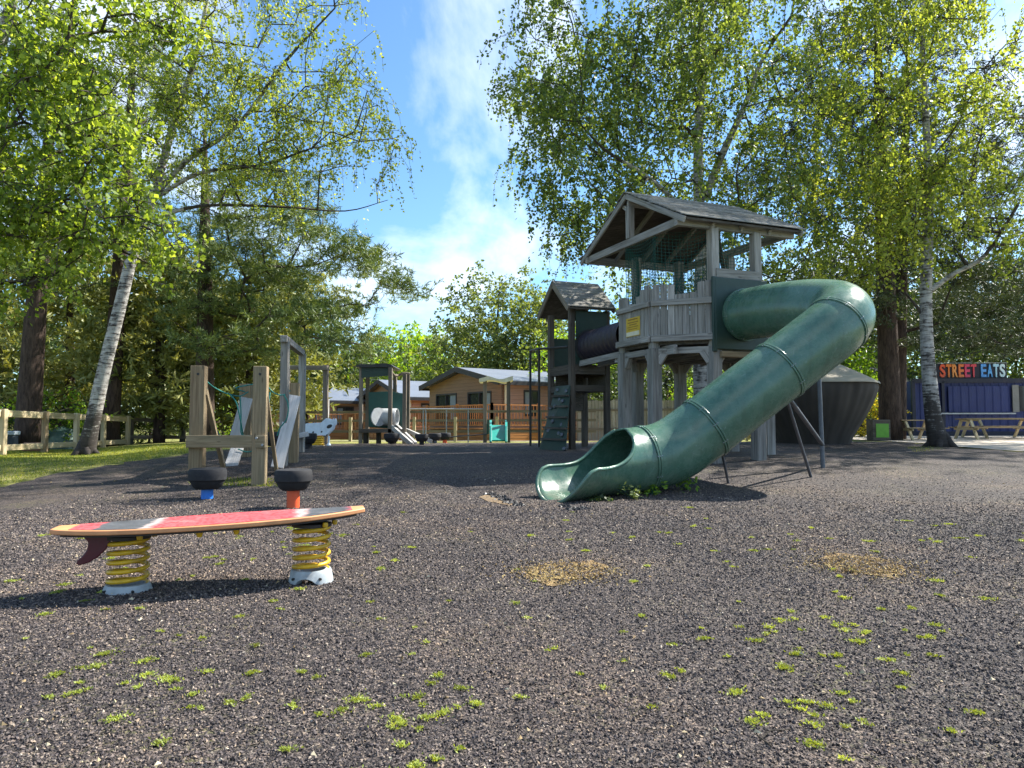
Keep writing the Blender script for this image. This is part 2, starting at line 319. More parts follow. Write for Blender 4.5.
def boardtop():
    m, nt, b, o = newmat('printed red board top')
    gc = N(nt, 'ShaderNodeTexCoord').outputs['Object']
    w = N(nt, 'ShaderNodeTexNoise', {'Vector': gc, 'Scale': 9, 'Detail': 6, 'Roughness': .7}).outputs['Fac']
    d = N(nt, 'ShaderNodeVectorMath', {0: gc, 1: (.97, .24, 0)}, operation='DOT_PRODUCT').outputs['Value']
    dw = N(nt, 'ShaderNodeMath', {0: d, 1: N(nt, 'ShaderNodeMath', {0: w, 1: .16}, operation='MULTIPLY').outputs[0]}, operation='ADD').outputs[0]
    v = N(nt, 'ShaderNodeTexVoronoi', {'Vector': gc, 'Scale': 38}).outputs['Distance']
    n = N(nt, 'ShaderNodeTexNoise', {'Vector': gc, 'Scale': 4, 'Detail': 8, 'Roughness': .75}).outputs['Fac']
    red = ramp(nt, v, [(.28, (.46, .018, .028)), (.5, (.52, .09, .10))])
    red = mixc(nt, ramp(nt, n, [(.5, (0, 0, 0)), (.68, (.6, .6, .6))]), red, c4((.55, .24, .22)))
    mr = N(nt, 'ShaderNodeMapRange', {0: dw, 1: -.82, 2: 1.18, 3: 0.0, 4: 1.0}).outputs[0]
    K0, K1 = (0, 0, 0), (1, 1, 1)
    msk = ramp(nt, mr, [(.130, K0), (.142, K1), (.262, K1), (.30, K0), (.665, K0), (.70, K1), (.80, K1), (.83, K0)])
    edge = ramp(nt, mr, [(.258, K0), (.275, K1), (.30, K0), (.655, K0), (.675, K1), (.70, K0)])
    gry = ramp(nt, n, [(.35, (.05, .052, .058)), (.6, (.10, .105, .115)), (.75, (.30, .30, .31))])
    c = mixc(nt, msk, red, gry); c = mixc(nt, N(nt, 'ShaderNodeMath', {0: edge, 1: .7}, operation='MULTIPLY').outputs[0], c, c4((.60, .55, .50)))
    sc = N(nt, 'ShaderNodeTexNoise', {'Vector': mapv(nt, gc, (3, 60, 20)), 'Scale': 1, 'Detail': 6}).outputs['Fac']
    c = mixc(nt, ramp(nt, sc, [(.60, (0, 0, 0)), (.72, (.55, .55, .55))]), c, c4((.50, .42, .38)))
    nt.links.new(c, b.inputs['Base Color']); b.inputs['Roughness'].default_value = .5
    bump(nt, b, v, .4, .004); return m
BTOP = boardtop()
BEDGE = plain('tan board edge', (.62, .28, .12), .5, dirt=.3, dirtcol=(.25, .13, .07), scale=14)
BGREY = plain('grey grip print', (.16, .165, .18), .7, dirt=.3, dirtcol=(.3, .3, .3), scale=25)
BDARK = plain('dark board underside', (.03, .022, .02), .6)
def siding(name, col, dark, horiz=9.0):
    m, nt, b, o = newmat(name)
    ob = N(nt, 'ShaderNodeTexCoord').outputs['Object']
    z = N(nt, 'ShaderNodeSeparateXYZ', {0: ob}).outputs[2]
    fr = N(nt, 'ShaderNodeMath', {0: N(nt, 'ShaderNodeMath', {0: z, 1: horiz}, operation='MULTIPLY').outputs[0]}, operation='FRACT').outputs[0]
    n = N(nt, 'ShaderNodeTexNoise', {'Vector': mapv(nt, ob, (1, 1, 12)), 'Scale': 1.5, 'Detail': 6}).outputs[0]
    c = ramp(nt, n, [(.3, [v * .86 for v in col]), (.7, [v * 1.1 for v in col])])
    l = ramp(nt, fr, [(.0, (.45, .45, .45)), (.12, (1, 1, 1)), (1, (1, 1, 1))])
    c = mixc(nt, 1.0, c, l, 'MULTIPLY')
    nt.links.new(c, b.inputs['Base Color']); b.inputs['Roughness'].default_value = .7
    bump(nt, b, fr, .6, .02); return m
SIDE_LIT = siding('sunlit tan siding', (.44, .275, .20), None, 6)  # long wall siding, with the sunlight on it put into the colour
SIDE_SHADE = siding('shaded tan siding', (.28, .17, .105), None, 6)  # same siding for the gable, its shade painted in as a darker brown
ROOFM = plain('pale metal roof sheet', (.17, .19, .225), .4, metal=.2, dirt=.2, scale=1.5)
FASC = plain('dark fascia', (.035, .033, .035), .6)
NAVY = plain('navy container paint', (.013, .024, .125), .55, dirt=.35, dirtcol=(.03, .03, .05), scale=3)
NAVYD = plain('dark navy trim', (.005, .007, .028), .5)
SHEDM = plain('grey shed roof', (.20, .20, .19), .8)
def coverm():
    m, nt, b, o = newmat('brown tarpaulin')
    ob = N(nt, 'ShaderNodeTexCoord').outputs['Object']
    n = N(nt, 'ShaderNodeTexNoise', {'Vector': mapv(nt, ob, (1, 1, .4)), 'Scale': 2, 'Detail': 6}).outputs[0]
    z = N(nt, 'ShaderNodeSeparateXYZ', {0: N(nt, 'ShaderNodeAttribute', attribute_name='gc').outputs['Vector']}).outputs[0]
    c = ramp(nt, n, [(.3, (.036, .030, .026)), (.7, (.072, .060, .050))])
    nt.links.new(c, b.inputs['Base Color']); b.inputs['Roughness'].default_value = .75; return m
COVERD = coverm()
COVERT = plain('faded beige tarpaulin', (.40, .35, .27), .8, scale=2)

# ------------------------------------------------------------------ mesh helpers
def rnd_seed(s): return np.random.default_rng(s)
_R = random.Random(5)
def setattr_mesh(me, gc=None, rn=None):
    if gc is not None:
        a = me.attributes.new('gc', 'FLOAT_VECTOR', 'POINT'); a.data.foreach_set('vector', np.asarray(gc, np.float32).ravel())
    if rn is not None:
        a = me.attributes.new('rn', 'FLOAT', 'POINT'); a.data.foreach_set('value', np.asarray(rn, np.float32).ravel())
class MB:
    def __init__(s): s.v = []; s.f = []; s.g = []; s.r = []; s.pc = []
    def add(s, vs, fs, gs=None, rn=None):
        s.pc.append((len(s.v), len(vs), len(s.f), len(fs)))
        o = len(s.v); s.v += [tuple(v) for v in vs]; s.f += [tuple(i + o for i in f) for f in fs]
        off = Vector((_R.random() * 9, _R.random() * 9, _R.random() * 9))
        gs = gs or vs
        s.g += [tuple(Vector(q) + off) for q in gs]
        rn = _R.random() if rn is None else rn; s.r += [rn] * len(vs)
    def beam(s, p0, p1, w, h, up=(0, 0, 1), roll=None, taper=1.0):
        """box along p0-p1; w = width across, h = size along the up-ish direction"""
        p0 = Vector(p0); p1 = Vector(p1); d = (p1 - p0); L = d.length; d.normalize(); up = Vector(up)
        if abs(d.dot(up.normalized())) > .98: up = Vector((1, 0, 0)) if roll is None else Vector(roll)
        a = d.cross(up).normalized(); b = a.cross(d).normalized()
        vs = []; gs = []
        for t, k in ((0, 1), (1, taper)):
            for sa, sb in ((-1, -1), (1, -1), (1, 1), (-1, 1)):
                vs.append(p0 + d * L * t + a * sa * w / 2 * k + b * sb * h / 2 * k); gs.append(Vector((L * t, sa * w / 2, sb * h / 2)))
        s.add(vs, [(0, 3, 2, 1), (4, 5, 6, 7), (0, 1, 5, 4), (1, 2, 6, 5), (2, 3, 7, 6), (3, 0, 4, 7)], gs); return s
    def box(s, x0, x1, y0, y1, z0, z1):
        vs = [(x, y, z) for z in (z0, z1) for x, y in ((x0, y0), (x1, y0), (x1, y1), (x0, y1))]
        s.add(vs, [(0, 3, 2, 1), (4, 5, 6, 7), (0, 1, 5, 4), (1, 2, 6, 5), (2, 3, 7, 6), (3, 0, 4, 7)]); return s
    def prism(s, pts, ext):
        n = len(pts); pts = [Vector(p) for p in pts]; ext = Vector(ext)
        vs = pts + [p + ext for p in pts]
        nrm = Vector((0, 0, 0))
        for i in range(n): nrm += pts[i].cross(pts[(i + 1) % n])
        flip = nrm.dot(ext) > 0
        f = [tuple(range(n))[::-1], tuple(range(n, 2 * n))] + [(i, (i + 1) % n, (i + 1) % n + n, i + n) for i in range(n)]
        if not flip: f = [q[::-1] for q in f]
        s.add(vs, f); return s
    def tube(s, pts, r, n=8, caps=True, a0=0, a1=2 * math.pi):
        pts = [Vector(p) for p in pts]; rs = r if isinstance(r, (list, tuple, np.ndarray)) else [r] * len(pts)
        T = []
        for i in range(len(pts)):
            T.append((pts[min(i + 1, len(pts) - 1)] - pts[max(i - 1, 0)]).normalized())
        up = Vector((0, 0, 1)) if abs(T[0].z) < .9 else Vector((1, 0, 0))
        a = T[0].cross(up).normalized(); vs = []; gs = []; L = 0
        for i, p in enumerate(pts):
            a = (a - T[i] * a.dot(T[i])).normalized(); b = T[i].cross(a)
            if i: L += (p - pts[i - 1]).length
            for k in range(n):
                t = 2 * math.pi * k / n
                vs.append(p + (a * math.cos(t) + b * math.sin(t)) * rs[i]); gs.append(Vector((L, math.cos(t) * rs[i], math.sin(t) * rs[i])))
        f = []
        for i in range(len(pts) - 1):
            for k in range(n):
                k2 = (k + 1) % n; f.append((i * n + k, i * n + k2, (i + 1) * n + k2, (i + 1) * n + k))
        if caps:
            f.append(tuple(range(n))[::-1]); f.append(tuple(range((len(pts) - 1) * n, len(pts) * n)))
        s.add(vs, f, gs); return s
    def lathe(s, prof, c, n=24, axis=(0, 0, 1)):
        c = Vector(c); ax = Vector(axis).normalized(); up = Vector((0, 0, 1)) if abs(ax.z) < .9 else Vector((1, 0, 0))
        a = ax.cross(up).normalized(); b = ax.cross(a)
        vs = []
        for (r, z) in prof:
            for k in range(n):
                t = 2 * math.pi * k / n; vs.append(c + ax * z + (a * math.cos(t) + b * math.sin(t)) * r)
        f = []
        for i in range(len(prof) - 1):
            for k in range(n): k2 = (k + 1) % n; f.append((i * n + k, (i + 1) * n + k, (i + 1) * n + k2, i * n + k2))
        f.append(tuple(range(n))); f.append(tuple(range((len(prof) - 1) * n, len(prof) * n))[::-1])
        s.add(vs, f); return s
    def each(s, name, mat, parent=None, smooth=False, bevel=0):
        out = []
        for (v0, nv_, f0, nf) in s.pc:
            m = MB(); m.v = s.v[v0:v0 + nv_]; m.g = s.g[v0:v0 + nv_]; m.r = s.r[v0:v0 + nv_]; m.f = [tuple(i - v0 for i in f) for f in s.f[f0:f0 + nf]]
            out.append(m.build(name, mat, parent, smooth, bevel))
        return out
    def build(s, name, mat, parent=None, smooth=False, bevel=0, loc=None):
        """verts are world coords; they are stored relative to the parent's base (or loc)"""
        me = bpy.data.meshes.new(name)
        base = Vector((0, 0, 0))
        if parent is not None: base = wloc(parent)
        if loc is not None: base = Vector(loc)
        me.from_pydata([tuple(Vector(v) - base) for v in s.v], [], s.f); me.update()
        setattr_mesh(me, s.g, s.r)
        me.materials.append(mat)
        if smooth:
            me.polygons.foreach_set('use_smooth', [True] * len(me.polygons))
            if smooth != 'all': me.set_sharp_from_angle(angle=math.radians(40))
        o = bpy.data.objects.new(name, me); COL.objects.link(o)
        if parent is not None:
            o.parent = parent
        else: o.location = base
        if bevel:
            b = o.modifiers.new('bevel', 'BEVEL'); b.width = bevel; b.segments = 2; b.limit_method = 'ANGLE'
        return o
def wloc(o):
    v = Vector((0, 0, 0))
    while o is not None: v += o.location; o = o.parent
    return v
def tag(o, label=None, cat=None, group=None, kind=None):
    if label: o['label'] = label
    if cat: o['category'] = cat
    if group: o['group'] = group
    if kind: o['kind'] = kind
    return o
def thing(name, loc, label, cat, group=None):
    o = bpy.data.objects.new(name, None); COL.objects.link(o); o.location = loc; o.empty_display_size = .2
    return tag(o, label, cat, group)
def copy_tree(o, parent=None):
    c = o.copy(); COL.objects.link(c); c.parent = parent
    for ch in o.children: copy_tree(ch, c)
    return c
def npmesh(name, V, F, mat, parent=None, rn=None, smooth=False, loc=None):
    base = Vector((0, 0, 0))
    if parent is not None: base = wloc(parent)
    if loc is not None: base = Vector(loc)
    V = np.asarray(V, np.float64) - np.array(base)
    me = bpy.data.meshes.new(name); k = F.shape[1]
    me.vertices.add(len(V)); me.vertices.foreach_set('co', V.astype(np.float32).ravel())
    me.loops.add(F.size); me.loops.foreach_set('vertex_index', F.astype(np.int32).ravel())
    me.polygons.add(len(F)); me.polygons.foreach_set('loop_start', np.arange(0, F.size, k, dtype=np.int32))
    try: me.polygons.foreach_set('loop_total', np.full(len(F), k, np.int32))
    except Exception: pass
    me.polygons.foreach_set('use_smooth', np.full(len(F), bool(smooth)))
    me.update(calc_edges=True)
    if rn is not None: setattr_mesh(me, None, rn)
    me.materials.append(mat)
    o = bpy.data.objects.new(name, me); COL.objects.link(o)
    if parent is not None: o.parent = parent
    else: o.location = base
    return o
def unit(a): return a / np.maximum(np.linalg.norm(a, axis=-1, keepdims=True), 1e-9)
def quads(c, d, n, L, W):
    """rhombus leaves: centre c, long dir d, normal n"""
    s = unit(np.cross(n, d)); L = L[:, None]; W = W[:, None]
    V = np.stack([c - d * L / 2, c + s * W / 2 - d * L * .05, c + d * L / 2, c - s * W / 2 - d * L * .05], 1).reshape(-1, 3)
    F = np.arange(len(V)).reshape(-1, 4); return V, F
def catmull(pts, m=6):
    pts = [Vector(p) for p in pts]; q = [pts[0] * 2 - pts[1]] + pts + [pts[-1] * 2 - pts[-2]]; out = []
    for i in range(1, len(q) - 2):
        for k in range(m):
            t = k / m; a, b, c, d = q[i - 1], q[i], q[i + 1], q[i + 2]
            out.append(.5 * ((2 * b) + (c - a) * t + (2 * a - 5 * b + 4 * c - d) * t * t + (3 * b - a - 3 * c + d) * t ** 3))
    out.append(pts[-1]); return out

# ------------------------------------------------------------------ ground and surfaces
def warp(n, lim, k=3.0): t = np.linspace(-1, 1, n); return np.sinh(t * k * 1.6) / math.sinh(k * 1.6) * lim
def gp(px, py): p = G(px, py); return (p.x, p.y)
mulch_poly = [(-14, -12), (16, -12), (17, 6)] + [gp(1120, 462), gp(1040, 455), gp(960, 449), gp(890, 443), gp(800, 442.5), gp(700, 443), gp(600, 443), gp(540, 444), gp(430, 444.5), gp(330, 445), gp(250, 449), gp(190, 455), gp(130, 464), gp(60, 474), gp(0, 488), (-9.5, 7.6), (-13, 6)]
def inpoly(x, y, poly):
    ins = np.zeros(np.shape(x), bool); j = len(poly) - 1
    for i in range(len(poly)):
        xi, yi = poly[i][:2]; xj, yj = poly[j][:2]
        ins ^= ((yi > y) != (yj > y)) & (x < (xj - xi) * (y - yi) / (yj - yi + 1e-12) + xi); j = i
    return ins
xs = warp(361, 700, 2.6); ys = 14 + warp(401, 900, 2.7)
XX, YY = np.meshgrid(xs, ys); ZZ = gz(XX, YY) - .05 * inpoly(XX, YY, mulch_poly)
V = np.stack([XX.ravel(), YY.ravel(), ZZ.ravel()], 1); nx = len(xs); idx = np.arange(nx * len(ys)).reshape(len(ys), nx)
F = np.stack([idx[:-1, :-1].ravel(), idx[:-1, 1:].ravel(), idx[1:, 1:].ravel(), idx[1:, :-1].ravel()], 1)
tag(npmesh('ground', V, F, GRASSG, smooth=True), 'grassy ground running under the whole playground', None, kind='structure')
def overlay(name, poly, mat, dz, step, label, jitter=.0, seed=1, dome=0):
    rr = rnd_seed(seed); P2 = []; n = len(poly)
    for i in range(n):
        a = np.array(poly[i][:2]); b = np.array(poly[(i + 1) % n][:2]); L = np.linalg.norm(b - a); m = max(1, int(L / step))
        for k in range(m): P2.append(a + (b - a) * k / m + (rr.normal(size=2) * jitter))
    P2 = np.array(P2); lo = P2.min(0); hi = P2.max(0)
    gx, gy = np.meshgrid(np.arange(lo[0], hi[0], step), np.arange(lo[1], hi[1], step))
    pts = np.stack([gx.ravel(), gy.ravel()], 1) + rr.uniform(-.1, .1, (gx.size, 2)) * step
    ins = np.zeros(len(pts), bool); j = len(P2) - 1
    for i in range(len(P2)):
        xi, yi = P2[i]; xj, yj = P2[j]
        cnd = ((yi > pts[:, 1]) != (yj > pts[:, 1])) & (pts[:, 0] < (xj - xi) * (pts[:, 1] - yi) / (yj - yi + 1e-12) + xi); ins ^= cnd; j = i
    pts = pts[ins]; allp = [Vector(p) for p in P2] + [Vector(p) for p in pts]; nb = len(P2)
    vo, eo, fo, *_ = delaunay_2d_cdt(allp, [(i, (i + 1) % nb) for i in range(nb)], [], 0, 1e-6)
    vv = np.array([[v.x, v.y] for v in vo]); fo = [f for f in fo]
    cen = np.array([vv[list(f)].mean(0) for f in fo]); ok = np.zeros(len(cen), bool); j = nb - 1
    for i in range(nb):
        xi, yi = P2[i]; xj, yj = P2[j]
        cnd = ((yi > cen[:, 1]) != (yj > cen[:, 1])) & (cen[:, 0] < (xj - xi) * (cen[:, 1] - yi) / (yj - yi + 1e-12) + xi); ok ^= cnd; j = i
    F = np.array([f for f, k in zip(fo, ok) if k])
    z = gz(vv[:, 0], vv[:, 1]) + dz
    # sheets over a coarse ground: lift a little with distance
    z = z + .010 * sstep(6, 20, np.hypot(vv[:, 0], vv[:, 1])) * (dz / .006)
    a = vv[F[:, 1]] - vv[F[:, 0]]; b2 = vv[F[:, 2]] - vv[F[:, 0]]; s = a[:, 0] * b2[:, 1] - a[:, 1] * b2[:, 0]
    F[s < 0] = F[s < 0][:, ::-1]
    return tag(npmesh(name, np.column_stack([vv, z]), F, mat, smooth=True), label, None, kind='structure')
overlay('rubber_mulch', mulch_poly, MULCH, .012, .28, 'dark shredded rubber safety surface of the playground', .09, 3)
overlay('gravel_path', [gp(880, 441), gp(960, 447), gp(1040, 453), gp(1130, 459), (26, 12), (34, 22), (30, 30), (12, 29), (9.6, 23)], SAND, .006, .5, 'pale sandy path by the picnic tables', .06, 4)
overlay('lodge_path', [(-9, 26.2), (-2, 26.2), (6, 26.0), (6.2, 28.6), (-4, 29.2), (-9.5, 30.0)], SAND, .006, .6, 'pale path running in front of the timber lodges', .04, 5)
overlay('chip_patch', [gp(518, 577), gp(545, 566), gp(590, 563), gp(612, 570), gp(590, 577), gp(556, 590)], PATCH, .018, .05, 'tan wood chip repair patch left of centre in the mulch', .015, 6)
overlay('chip_patch', [gp(817, 561), gp(838, 555), gp(880, 560), gp(908, 572), gp(893, 581), gp(850, 575)], PATCH, .018, .05, 'tan wood chip repair patch at the right in the mulch', .015, 7)
overlay('bare_patch', [gp(480, 499), gp(486, 496), gp(495, 498.5), gp(500, 502), gp(517, 507), gp(503, 506), gp(488, 503)], BAREM, .018, .04, 'torn hole in the mulch showing the pale sandy base', .01, 8)

xy = np.concatenate([np.array([[G(a_, b_).x, G(a_, b_).y]]) + rnd_seed(77 + q_).normal(size=(90, 2)) * [.035, .03] for q_, (a_, b_) in enumerate([(490, 496.2), (498, 498.5), (504, 501.5), (511, 504.5), (518, 507), (566, 508), (574, 511), (583, 510)])])
_rim = xy
# shredded rubber pieces lying loose near the camera
def shards(name, xy, size, mat, label, kind, seed, flat=.5, aspect=(.35, .7), lift=.011):
    rr = rnd_seed(seed); n = len(xy)
    z = gz(xy[:, 0], xy[:, 1]) + lift; c = np.column_stack([xy, z + rr.uniform(0, .004, n)])
    d = unit(np.column_stack([rr.normal(size=(n, 2)), rr.normal(size=n) * flat * .6])); nn = unit(np.column_stack([rr.normal(size=(n, 2)) * flat, np.ones(n)]))
    s = unit(np.cross(nn, d)); nn = np.cross(d, s)
    L = size * rr.uniform(.5, 1.6, n); W = L * rr.uniform(aspect[0], aspect[1], n); H = L * rr.uniform(.2, .55, n)
    k = lambda: rr.uniform(.6, 1.3, n)[:, None]
    a = c - d * (L / 2)[:, None] * k(); b = c + d * (L / 2)[:, None] * k()
    e = c + s * (W / 2)[:, None] * k() + d * (L * rr.uniform(-.3, .3, n))[:, None]; f = c - s * (W / 2)[:, None] * k() + d * (L * rr.uniform(-.3, .3, n))[:, None]
    t = c + nn * H[:, None] + d * (L * rr.uniform(-.25, .25, n))[:, None]
    V = np.stack([a, f, b, e, t], 1).reshape(-1, 3); o = np.arange(n)[:, None] * 5
    F = np.concatenate([o + np.array([[0, 1, 4]]), o + np.array([[1, 2, 4]]), o + np.array([[2, 3, 4]]), o + np.array([[3, 0, 4]])])
    return tag(npmesh(name, V, F, mat, rn=np.repeat(rr.uniform(0, 1, n), 5)), label, None, kind=kind)
tag(shards('rubber_shreds', _rim, np.full(len(_rim), .05), BLACKP, 'dark torn lumps of rubber along the edge of the hole before the slide', 'stuff', 10, lift=.012), None, 'rubber chips')
rr = rnd_seed(11); n = 640000
Yc = 1.5 + (rr.uniform(0, 1, n) ** 1.25) * 12.0; Yc = Yc[rr.uniform(0, 1, n) > sstep(8, 13.5, Yc)]; Xc = rr.uniform(-1, 1, len(Yc)) * (Yc * .85 + 1.4); Xc = np.where(rr.uniform(0, 1, len(Yc)) < .25, Xc * rr.uniform(.8, 1.35, len(Yc)), Xc); _kp = np.abs(Xc) < 12; _kp &= ~((Xc < -5.4) & (Yc > 8.0)); Xc = Xc[_kp]; Yc = Yc[_kp]
tag(shards('rubber_shreds', np.column_stack([Xc, Yc]), .0072 + .00155 * Yc, CHIPM, 'loose shreds of dark rubber covering the near ground', 'stuff', 12), None, 'rubber chips')
def inpoly_pts(cx, cy, rx, ry, n, rr, rot=0):
    t = rr.uniform(0, 2 * math.pi, n); r = np.sqrt(rr.uniform(0, 1, n)); x = r * np.cos(t) * rx; y = r * np.sin(t) * ry
    return np.column_stack([cx + x * math.cos(rot) - y * math.sin(rot), cy + x * math.sin(rot) + y * math.cos(rot)])
pa = G(566, 575); pb = G(862, 568)
xy = np.concatenate([inpoly_pts(pa.x, pa.y, .25, .24, 2600, rr, .2), np.array([[pa.x, pa.y]]) + rr.normal(size=(1500, 2)) * [.17, .17], inpoly_pts(pb.x, pb.y, .24, .28, 2300, rr, -.3), np.array([[pb.x, pb.y]]) + rr.normal(size=(1500, 2)) * [.17, .19]])
tag(shards('wood_chips', xy, np.full(len(xy), .015), BROWNCHIP, 'tan wood chips scattered on the two repair patches', 'stuff', 13, lift=.02), None, 'wood chips')
xy = np.concatenate([np.array([[p_.x, p_.y]]) + rr.normal(size=(800, 2)) * [.2, .2] for p_ in (pa, pb)])
tag(shards('rubber_shreds', xy, np.full(len(xy), .015), CHIPM, 'dark rubber shreds strewn over the two wood chip patches', 'stuff', 14, lift=.026), None, 'rubber chips')
lx = rr.uniform(-1, 1, 600); ly = 1.8 + rr.uniform(0, 1, 600) ** 1.3 * 9; xy = np.column_stack([lx * ly * .75, ly])
tag(shards('leaf_litter', xy, np.full(len(xy), .012) + ly * .0015, LITTER, 'small dry leaves and pale twig bits scattered on the mulch', 'stuff', 15, flat=.25, aspect=(.2, .6), lift=.022), None, 'leaf litter')
# moss tufts
mp_c = []
for (px, py, sp, k) in [(220, 655, .35, 12), (150, 690, .22, 10), (70, 690, .15, 5), (390, 722, .16, 10), (350, 700, .3, 8), (480, 715, .12, 6), (520, 690, .3, 6), (270, 748, .14, 5), (440, 755, .2, 5), (790, 640, .28, 16), (840, 632, .2, 8), (770, 690, .2, 8), (820, 730, .10, 6), (880, 745, .2, 8), (960, 650, .5, 10), (900, 612, .5, 8),
                        (700, 540, .7, 12), (830, 545, .9, 16), (980, 540, .7, 16), (210, 548, .8, 26), (330, 556, .5, 10), (420, 530, .9, 8), (160, 620, .8, 8), (590, 690, .5, 8), (30, 600, .3, 6), (450, 600, .8, 8), (500, 640, .5, 5), (850, 572, .1, 3), (60, 640, .3, 5), (650, 600, 1.0, 8), (690, 660, .4, 5)]:
    c0_ = G(px, py)
    for _ in range(k):
        x_, y_ = c0_.x + rr.normal() * sp, c0_.y + rr.normal() * sp
        if y_ > 1.9: mp_c.append((Vector((x_, y_, g(x_, y_))), float(rr.uniform(0, 1) ** 2.2)))
Vs = []; Fs = []; Rs = []; o = 0
for c, s in mp_c:
    k = int(20 + 110 * s); rad = .003 + .0075 * s + .0006 * c.y; th_ = rr.uniform(0, 3.14); el_ = rr.uniform(.45, 1.2); o2_ = rr.normal(size=(k, 2)) * rad * np.array([1.2, el_]); o2_ = np.where(rr.uniform(size=(k, 1)) < .35, o2_ * 1.9 + rr.normal(size=(1, 2)) * rad, o2_); offs = np.column_stack([o2_[:, 0] * math.cos(th_) - o2_[:, 1] * math.sin(th_), o2_[:, 0] * math.sin(th_) + o2_[:, 1] * math.cos(th_), np.zeros(k)])
    base = np.array(c) + offs; base[:, 2] = gz(base[:, 0], base[:, 1]) + .018
    d = unit(np.column_stack([rr.normal(size=(k, 2)) * .7, rr.uniform(.3, .8, k)])); nn = unit(rr.normal(size=(k, 3)))
    V, F = quads(base + d * .007, d, nn, rr.uniform(.007, .014, k) * (1 + .06 * c.y), rr.uniform(.003, .006, k) * (1 + .08 * c.y)); Vs.append(V); Fs.append(F + o); o += len(V); Rs.append(np.repeat(rr.uniform(0, 1, k) * .5 + rr.uniform(0, .5), 4))
tag(npmesh('moss', np.concatenate(Vs), np.concatenate(Fs), MOSSL, rn=np.concatenate(Rs)), 'bright green moss tufts dotted over the dark mulch', 'moss', kind='stuff')
# grass blades
def grassblades(regions, label, seed, h=.06):
    rr = rnd_seed(seed); pts = []
    for (poly, n) in regions:
        poly = np.array(poly); lo = poly.min(0); hi = poly.max(0); q = rr.uniform(lo, hi, (n, 2)); ins = np.zeros(n, bool); j = len(poly) - 1
        for i in range(len(poly)):
            xi, yi = poly[i]; xj, yj = poly[j]
            ins ^= ((yi > q[:, 1]) != (yj > q[:, 1])) & (q[:, 0] < (xj - xi) * (q[:, 1] - yi) / (yj - yi + 1e-12) + xi); j = i
        pts.append(q[ins])
    q = np.concatenate(pts); n = len(q); z = gz(q[:, 0], q[:, 1])
    d = unit(np.column_stack([rr.normal(size=(n, 2)) * .5, np.ones(n)])); L = rr.uniform(.5, 1.4, n) * h
    c = np.column_stack([q, z]) + d * (L * .45)[:, None]
    V, F = quads(c, d, unit(rr.normal(size=(n, 3))), L, np.full(n, .012))
    return tag(npmesh('grass', V, F, GRASSL, rn=np.repeat(rr.uniform(0, 1, n), 4)), label, 'grass', kind='stuff')
grassblades([([(-9.2, 9), gp(0, 486), gp(60, 472), gp(130, 462), gp(190, 453), (-7, 21), (-16, 21), (-14, 11)], 90000)], 'short yellow green grass by the left fence', 21, .038)
grassblades([([gp(905, 448), gp(940, 447), gp(945, 451), gp(915, 454)], 3000), ([gp(190, 478), gp(280, 480), gp(280, 488), gp(190, 487)], 2500)], 'small grass tufts round the birch foot and the course posts', 22, .05)

# ------------------------------------------------------------------ trees
def skeleton(rr, trunk, clusters, stepl=.45, rise=.25, limbs=()):
    """trunk list of (Vector, r); clusters Nx3. returns nodes pos, parent, radius(from pipe model), trunk count, tips"""
    pos = []; par = []; fixed = []
    tp = catmull([t[0] for t in trunk], 5); tr = np.interp(np.linspace(0, 1, len(tp)), np.linspace(0, 1, len(trunk)), [t[1] for t in trunk])
    for i, p in enumerate(tp): pos.append(np.array(p)); par.append(i - 1); fixed.append(tr[i])
    nt_ = len(tp); T = np.array(pos)
    for lb_ in limbs:
        q_ = catmull([l[0] for l in lb_], 4); rr_ = np.interp(np.linspace(0, 1, len(q_)), np.linspace(0, 1, len(lb_)), [l[1] for l in lb_])
        prev = int(np.argmin(np.linalg.norm(T - np.array(q_[0]), axis=1)))
        for p, f_ in zip(q_, rr_): pos.append(np.array(p)); par.append(prev); fixed.append(f_); prev = len(pos) - 1
    order = np.argsort([np.min(np.linalg.norm((T - c) * [1, 1, .7], axis=1)) for c in clusters]); tips = []
    zmin = T[0][2] + .18 * (T[-1][2] - T[0][2])
    for ci in order:
        c = clusters[ci]; A = np.array(pos); d = np.linalg.norm(A - c, axis=1)
        pen = d + np.where(A[:, 2] > c[2] + .1, (A[:, 2] - c[2]) * 1.5, 0) + np.where(A[:, 2] < zmin, 50, 0)
        j = int(np.argmin(pen)); a = A[j]; L = np.linalg.norm(c - a); m = max(1, int(L / stepl)); prev = j
        side = rr.normal(size=3) * .12 * L
        for k in range(1, m + 1):
            t = k / m; q = a + (c - a) * t + side * math.sin(math.pi * t) + np.array([0, 0, rise * L * math.sin(math.pi * t) * .5])
            q = q + (rr.normal(size=3) * .03 if k < m else 0)
            pos.append(q); par.append(prev); fixed.append(None); prev = len(pos) - 1
        tips.append(prev)
    n = len(pos); acc = np.zeros(n); ex = 2.3; r = np.zeros(n); r0 = .010
    haschild = np.zeros(n, bool)
    for i in range(n):
        if par[i] >= 0: haschild[par[i]] = True
    for i in range(n - 1, -1, -1):
        if not haschild[i]: acc[i] += r0 ** ex
        r[i] = acc[i] ** (1 / ex)
        if par[i] >= 0 and i >= nt_: acc[par[i]] += acc[i]
    for i in range(nt_): r[i] = fixed[i]
    for i in range(nt_, n):
        if fixed[i]: r[i] = fixed[i]
        else: r[i] = min(r[i], r[par[i]] * .8 if par[i] < nt_ else r[par[i]])
    return np.array(pos), par, r, nt_, tips
